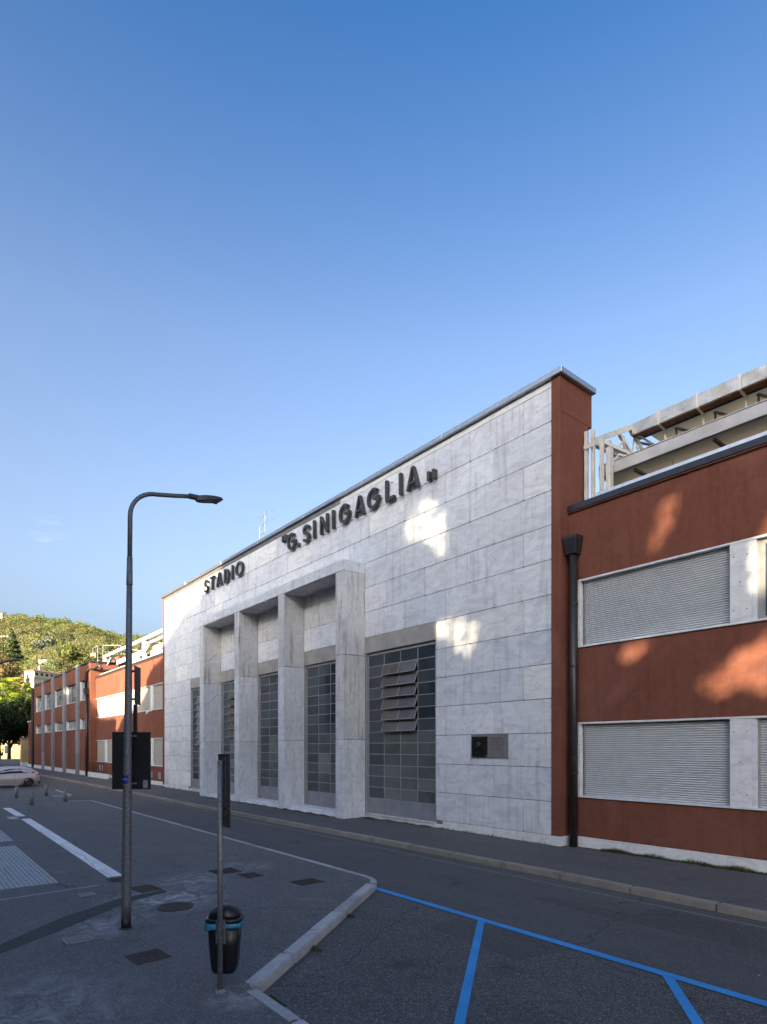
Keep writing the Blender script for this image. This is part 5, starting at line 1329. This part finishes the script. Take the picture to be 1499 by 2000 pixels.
# clearings around houses
CLEAR = [(62, 128, 330, 432), (18, 62, 540, 600), (-30, 24, 640, 740), (72, 110, 452, 466)]
N = 9500
t_ = 250 + 680 * rng.random(N) ** .8; s_ = rng.uniform(-.83, -.30, N); px = 749.5 + 1175 * s_
keep = np.ones(N, bool)
for a, b, t0, t1 in CLEAR: keep &= ~((px > a) & (px < b) & (t_ > t0) & (t_ < t1))
t_, s_ = t_[keep], s_[keep]; N = len(t_)
cx_ = (-.7788 + .6273 * s_) * t_; cy_ = (.6273 + .7788 * s_) * t_; cz_ = hill_z(s_, t_); R0 = rng.uniform(2.0, 3.9, N) * (1 + (rng.random(N) < .1) * .5)
pal = np.array([(.12, .17, .045), (.09, .14, .04), (.14, .18, .05), (.17, .19, .06), (.20, .17, .07), (.15, .14, .06), (.08, .115, .04), (.13, .165, .08)])
# colours drift in patches
f1 = np.sin(cx_ * .017 + 1.3) + np.sin(cy_ * .023) + np.sin(t_ * .019); pi_ = np.clip(((f1 + 3) / 6 * 8 + rng.normal(0, 1.5, N)).astype(int), 0, 7)
per = 105; idx = np.repeat(np.arange(N), per); n = len(idx); v = rng.normal(size=(n, 3)); v /= np.linalg.norm(v, axis=1)[:, None]; v[:, 2] = np.abs(v[:, 2]) * 1.0 - .25
sub = rng.normal(size=(N, 7, 3)) * .38; lob = sub[idx, rng.integers(0, 7, n)]
P = np.stack([cx_[idx], cy_[idx], cz_[idx] + R0[idx] * .9], 1) + (v * .62 + lob) * R0[idx][:, None] * np.array([1, 1, 1.05])
tint = .82 * pal[pi_][idx] * rng.uniform(.9, 1.12, n)[:, None] * rng.uniform(.7, 1.3, N)[idx][:, None]
scatter_quads(P, R0[idx] * rng.uniform(.16, .30, n), tint, v, name="hill_forest", kind="stuff", jit=.28, mat="far_leaf")
# particular trees on the slope
def hilltree(name, px, t, h, r, cols, label, n=1800, cone=False):
    p = hpos(px, t); th = thing(name, p, label, "tree")
    m = MB(); m.tube([(p.x, p.y, p.z - 1), (p.x, p.y, p.z + h * .8)], [r * .08, r * .03], 7); m.build("trunk", "bark", th)
    if cone:
        q = rng.uniform(0, 1, n) ** .7; th_ = rng.uniform(0, 2 * np.pi, n); rad = r * (1 - .92 * (1 - q)) * rng.uniform(.5, 1, n) * (1 + .25 * np.sin((1 - q) * 40))
        P = np.stack([p.x + rad * np.cos(th_), p.y + rad * np.sin(th_), p.z + h * .15 + (h * .85) * (1 - q)], 1); v = np.stack([np.cos(th_), np.sin(th_), np.full(n, .6)], 1)
    else:
        nl = 14; LC = rng.normal(size=(nl, 3)) * .42; i2 = rng.integers(0, nl, n); v = rng.normal(size=(n, 3)); v /= np.linalg.norm(v, axis=1)[:, None]
        P = np.array([p.x, p.y, p.z + h * .55]) + (LC[i2] + v * .5) * np.array([r, r, h * .5])
    cols = np.array(cols); tint = cols[rng.integers(0, len(cols), n)] * rng.uniform(.7, 1.3, n)[:, None]
    scatter_quads(P, np.full(n, max(.35, r * .16)) * rng.uniform(.6, 1.3, n), tint, v, name="crown", parent=th)
hilltree("cedar_tree", 24, 505, 31, 9, [(.06, .09, .035), (.09, .12, .04)], "tall dark cedar in front of the white villa on the hill", 2600, True)
hilltree("fir_tree", 54, 352, 19, 4.2, [(.09, .12, .04), (.14, .15, .05)], "narrow dark fir just left of the long dormered house", 2200, True)
hilltree("olive_tree", 96, 515, 14, 11, [(.17, .19, .15), (.13, .15, .11)], "big silvery grey green tree above the stone wall on the hill", 2400)
hilltree("autumn_tree", 8, 385, 17, 8.5, [(.20, .13, .05), (.16, .12, .05), (.13, .13, .05)], "rust coloured autumn tree above the umbrella pine", 2400)
hilltree("autumn_tree", 33, 378, 13, 7, [(.21, .15, .05), (.17, .14, .06)], "smaller orange autumn tree left of the narrow fir", 2000)
hilltree("yellow_green_tree", 66, 545, 9, 8, [(.21, .21, .06), (.15, .19, .05)], "bright yellow green tree right of the white villa", 1600)
hilltree("yellow_green_tree", 140, 470, 12, 10, [(.18, .19, .05), (.13, .17, .05)], "bright yellow green tree right of the silvery tree", 1800)
# houses on the slope
def house(name, px0, px1, t, zb, zt, depth, label, wall, roof=True, rows=(), tilt=0, dz=0):
    s0, s1 = (px0 - 749.5) / 1175, (px1 - 749.5) / 1175
    a = Vector(((-.7788 + .6273 * s0) * t, (.6273 + .7788 * s0) * t, 0)); b = Vector(((-.7788 + .6273 * s1) * (t + tilt), (.6273 + .7788 * s1) * (t + tilt), 0))
    zb, zt = [2.95 + (1460 - y) / 1175 * t for y in (zb, zt)]
    d = (b - a); L = d.length; d.normalize(); nn = Vector((-d.y, d.x, 0)); nn = nn if nn.dot(FW) > 0 else -nn
    h = thing(name, (a.x, a.y, zb), label, "building")
    def bx(nm, l0, l1, d0, d1, z0, z1, mat):
        m = MB(); q = [a + d * l + nn * e for l, e in ((l0, d0), (l1, d0), (l1, d1), (l0, d1))]
        m.add([(p.x, p.y, z) for z in (z0, z1) for p in q], [(3, 2, 1, 0), (4, 5, 6, 7), (0, 1, 5, 4), (1, 2, 6, 5), (2, 3, 7, 6), (3, 0, 4, 7)])
        o = m.build(nm, mat, h); bm = bmesh.new(); bm.from_mesh(o.data); bmesh.ops.recalc_face_normals(bm, faces=bm.faces); bm.to_mesh(o.data); bm.free(); return o
    bx("wall", 0, L, 0, depth, zb - 8, zt, wall)
    if roof:
        m = MB(); o_ = .8; q = [a + d * l + nn * e for l, e in ((-o_, -o_), (L + o_, -o_), (L + o_, depth + o_), (-o_, depth + o_), (depth * .4, depth / 2), (L - depth * .4, depth / 2))]
        hz = [zt, zt, zt, zt, zt + depth * .22, zt + depth * .22]
        m.add([(p.x, p.y, z) for p, z in zip(q, hz)], [(0, 1, 5, 4), (1, 2, 5), (2, 3, 4, 5), (3, 0, 4), (3, 2, 1, 0)]); m.build("roof", "roof_tile", h)
    for (z0, z1, n, w, mat) in rows:
        for k in range(n):
            c = L * (k + .5) / n; bx("window", c - w / 2, c + w / 2, -.08, .02, zb + z0, zb + z1, mat)
    return h, bx, L, zb, zt
h, bx, L, zb, zt = house("long_villa", 66, 150, 372, 1345, 1310, 7, "long cream house with tiled roof and a row of dormers on the hill", "white_wall", True, [(1.0, 3.2, 11, 1.1, "dark")], 34)
bx("upper_band", 0, L, -.35, 0, zt - 3.9, zt - .3, "white_wall"); bx("cornice", -.3, L + .3, -.6, 0, zt - 4.3, zt - 3.9, "cream")
for k in range(9): bx("dormer", L * (k + .5) / 9 - .9, L * (k + .5) / 9 + .9, -.45, -.30, zt - 2.6, zt - 1.0, "dark"); 
bx("chimney", L * .27, L * .27 + 1.4, 5, 6.2, zt, zt + 4.2, "white_wall")
h, bx, L, zb, zt = house("white_villa", 38, 47, 575, 1280, 1262, 14, "small white villa with a flat roof between the cedar and the yellow green tree", "white_wall", False, [(3, 5, 2, 1.0, "dark")])
bx("flat_roof", -.5, L + .5, -.5, 14.5, zt, zt + .5, "concrete"); bx("terrace", L, L + 6, 0, 10, zb - 3, zb + 1.5, "white_wall")
house("white_villa", -8, 6, 560, 1285, 1263, 12, "white house at the picture's left edge below the bridge-like terrace", "white_wall", False, [(4, 6.5, 2, 1.2, "dark")])
h, bx, L, zb, zt = house("terrace_building", -25, 20, 690, 1262, 1244, 10, "pale terrace on columns high on the hill at the left edge", "dark", False)
bx("deck", -1, L + 1, -2, 10, zt - 1.2, zt + 1.2, "white_wall")
for k in range(5): bx("column", L * k / 4 - .5, L * k / 4 + .7, -1.6, -.6, zb - 4, zt - 1.2, "white_wall")
house("white_villa", -12, 4, 850, 1212, 1198, 10, "white house near the hilltop at the picture's left edge", "white_wall", False)
house("garden_terrace_wall", 75, 108, 468, 1296, 1289, 1.5, "pale stone terrace wall below the silvery tree", "white_wall", False)
house("yellow_house", 176, 187, 500, 1300, 1276, 8, "small yellow house behind the roof screen", "ochre", True, [(6, 8, 1, 1.2, "dark")])
print("panels", panels, "objects", len(bpy.data.objects))
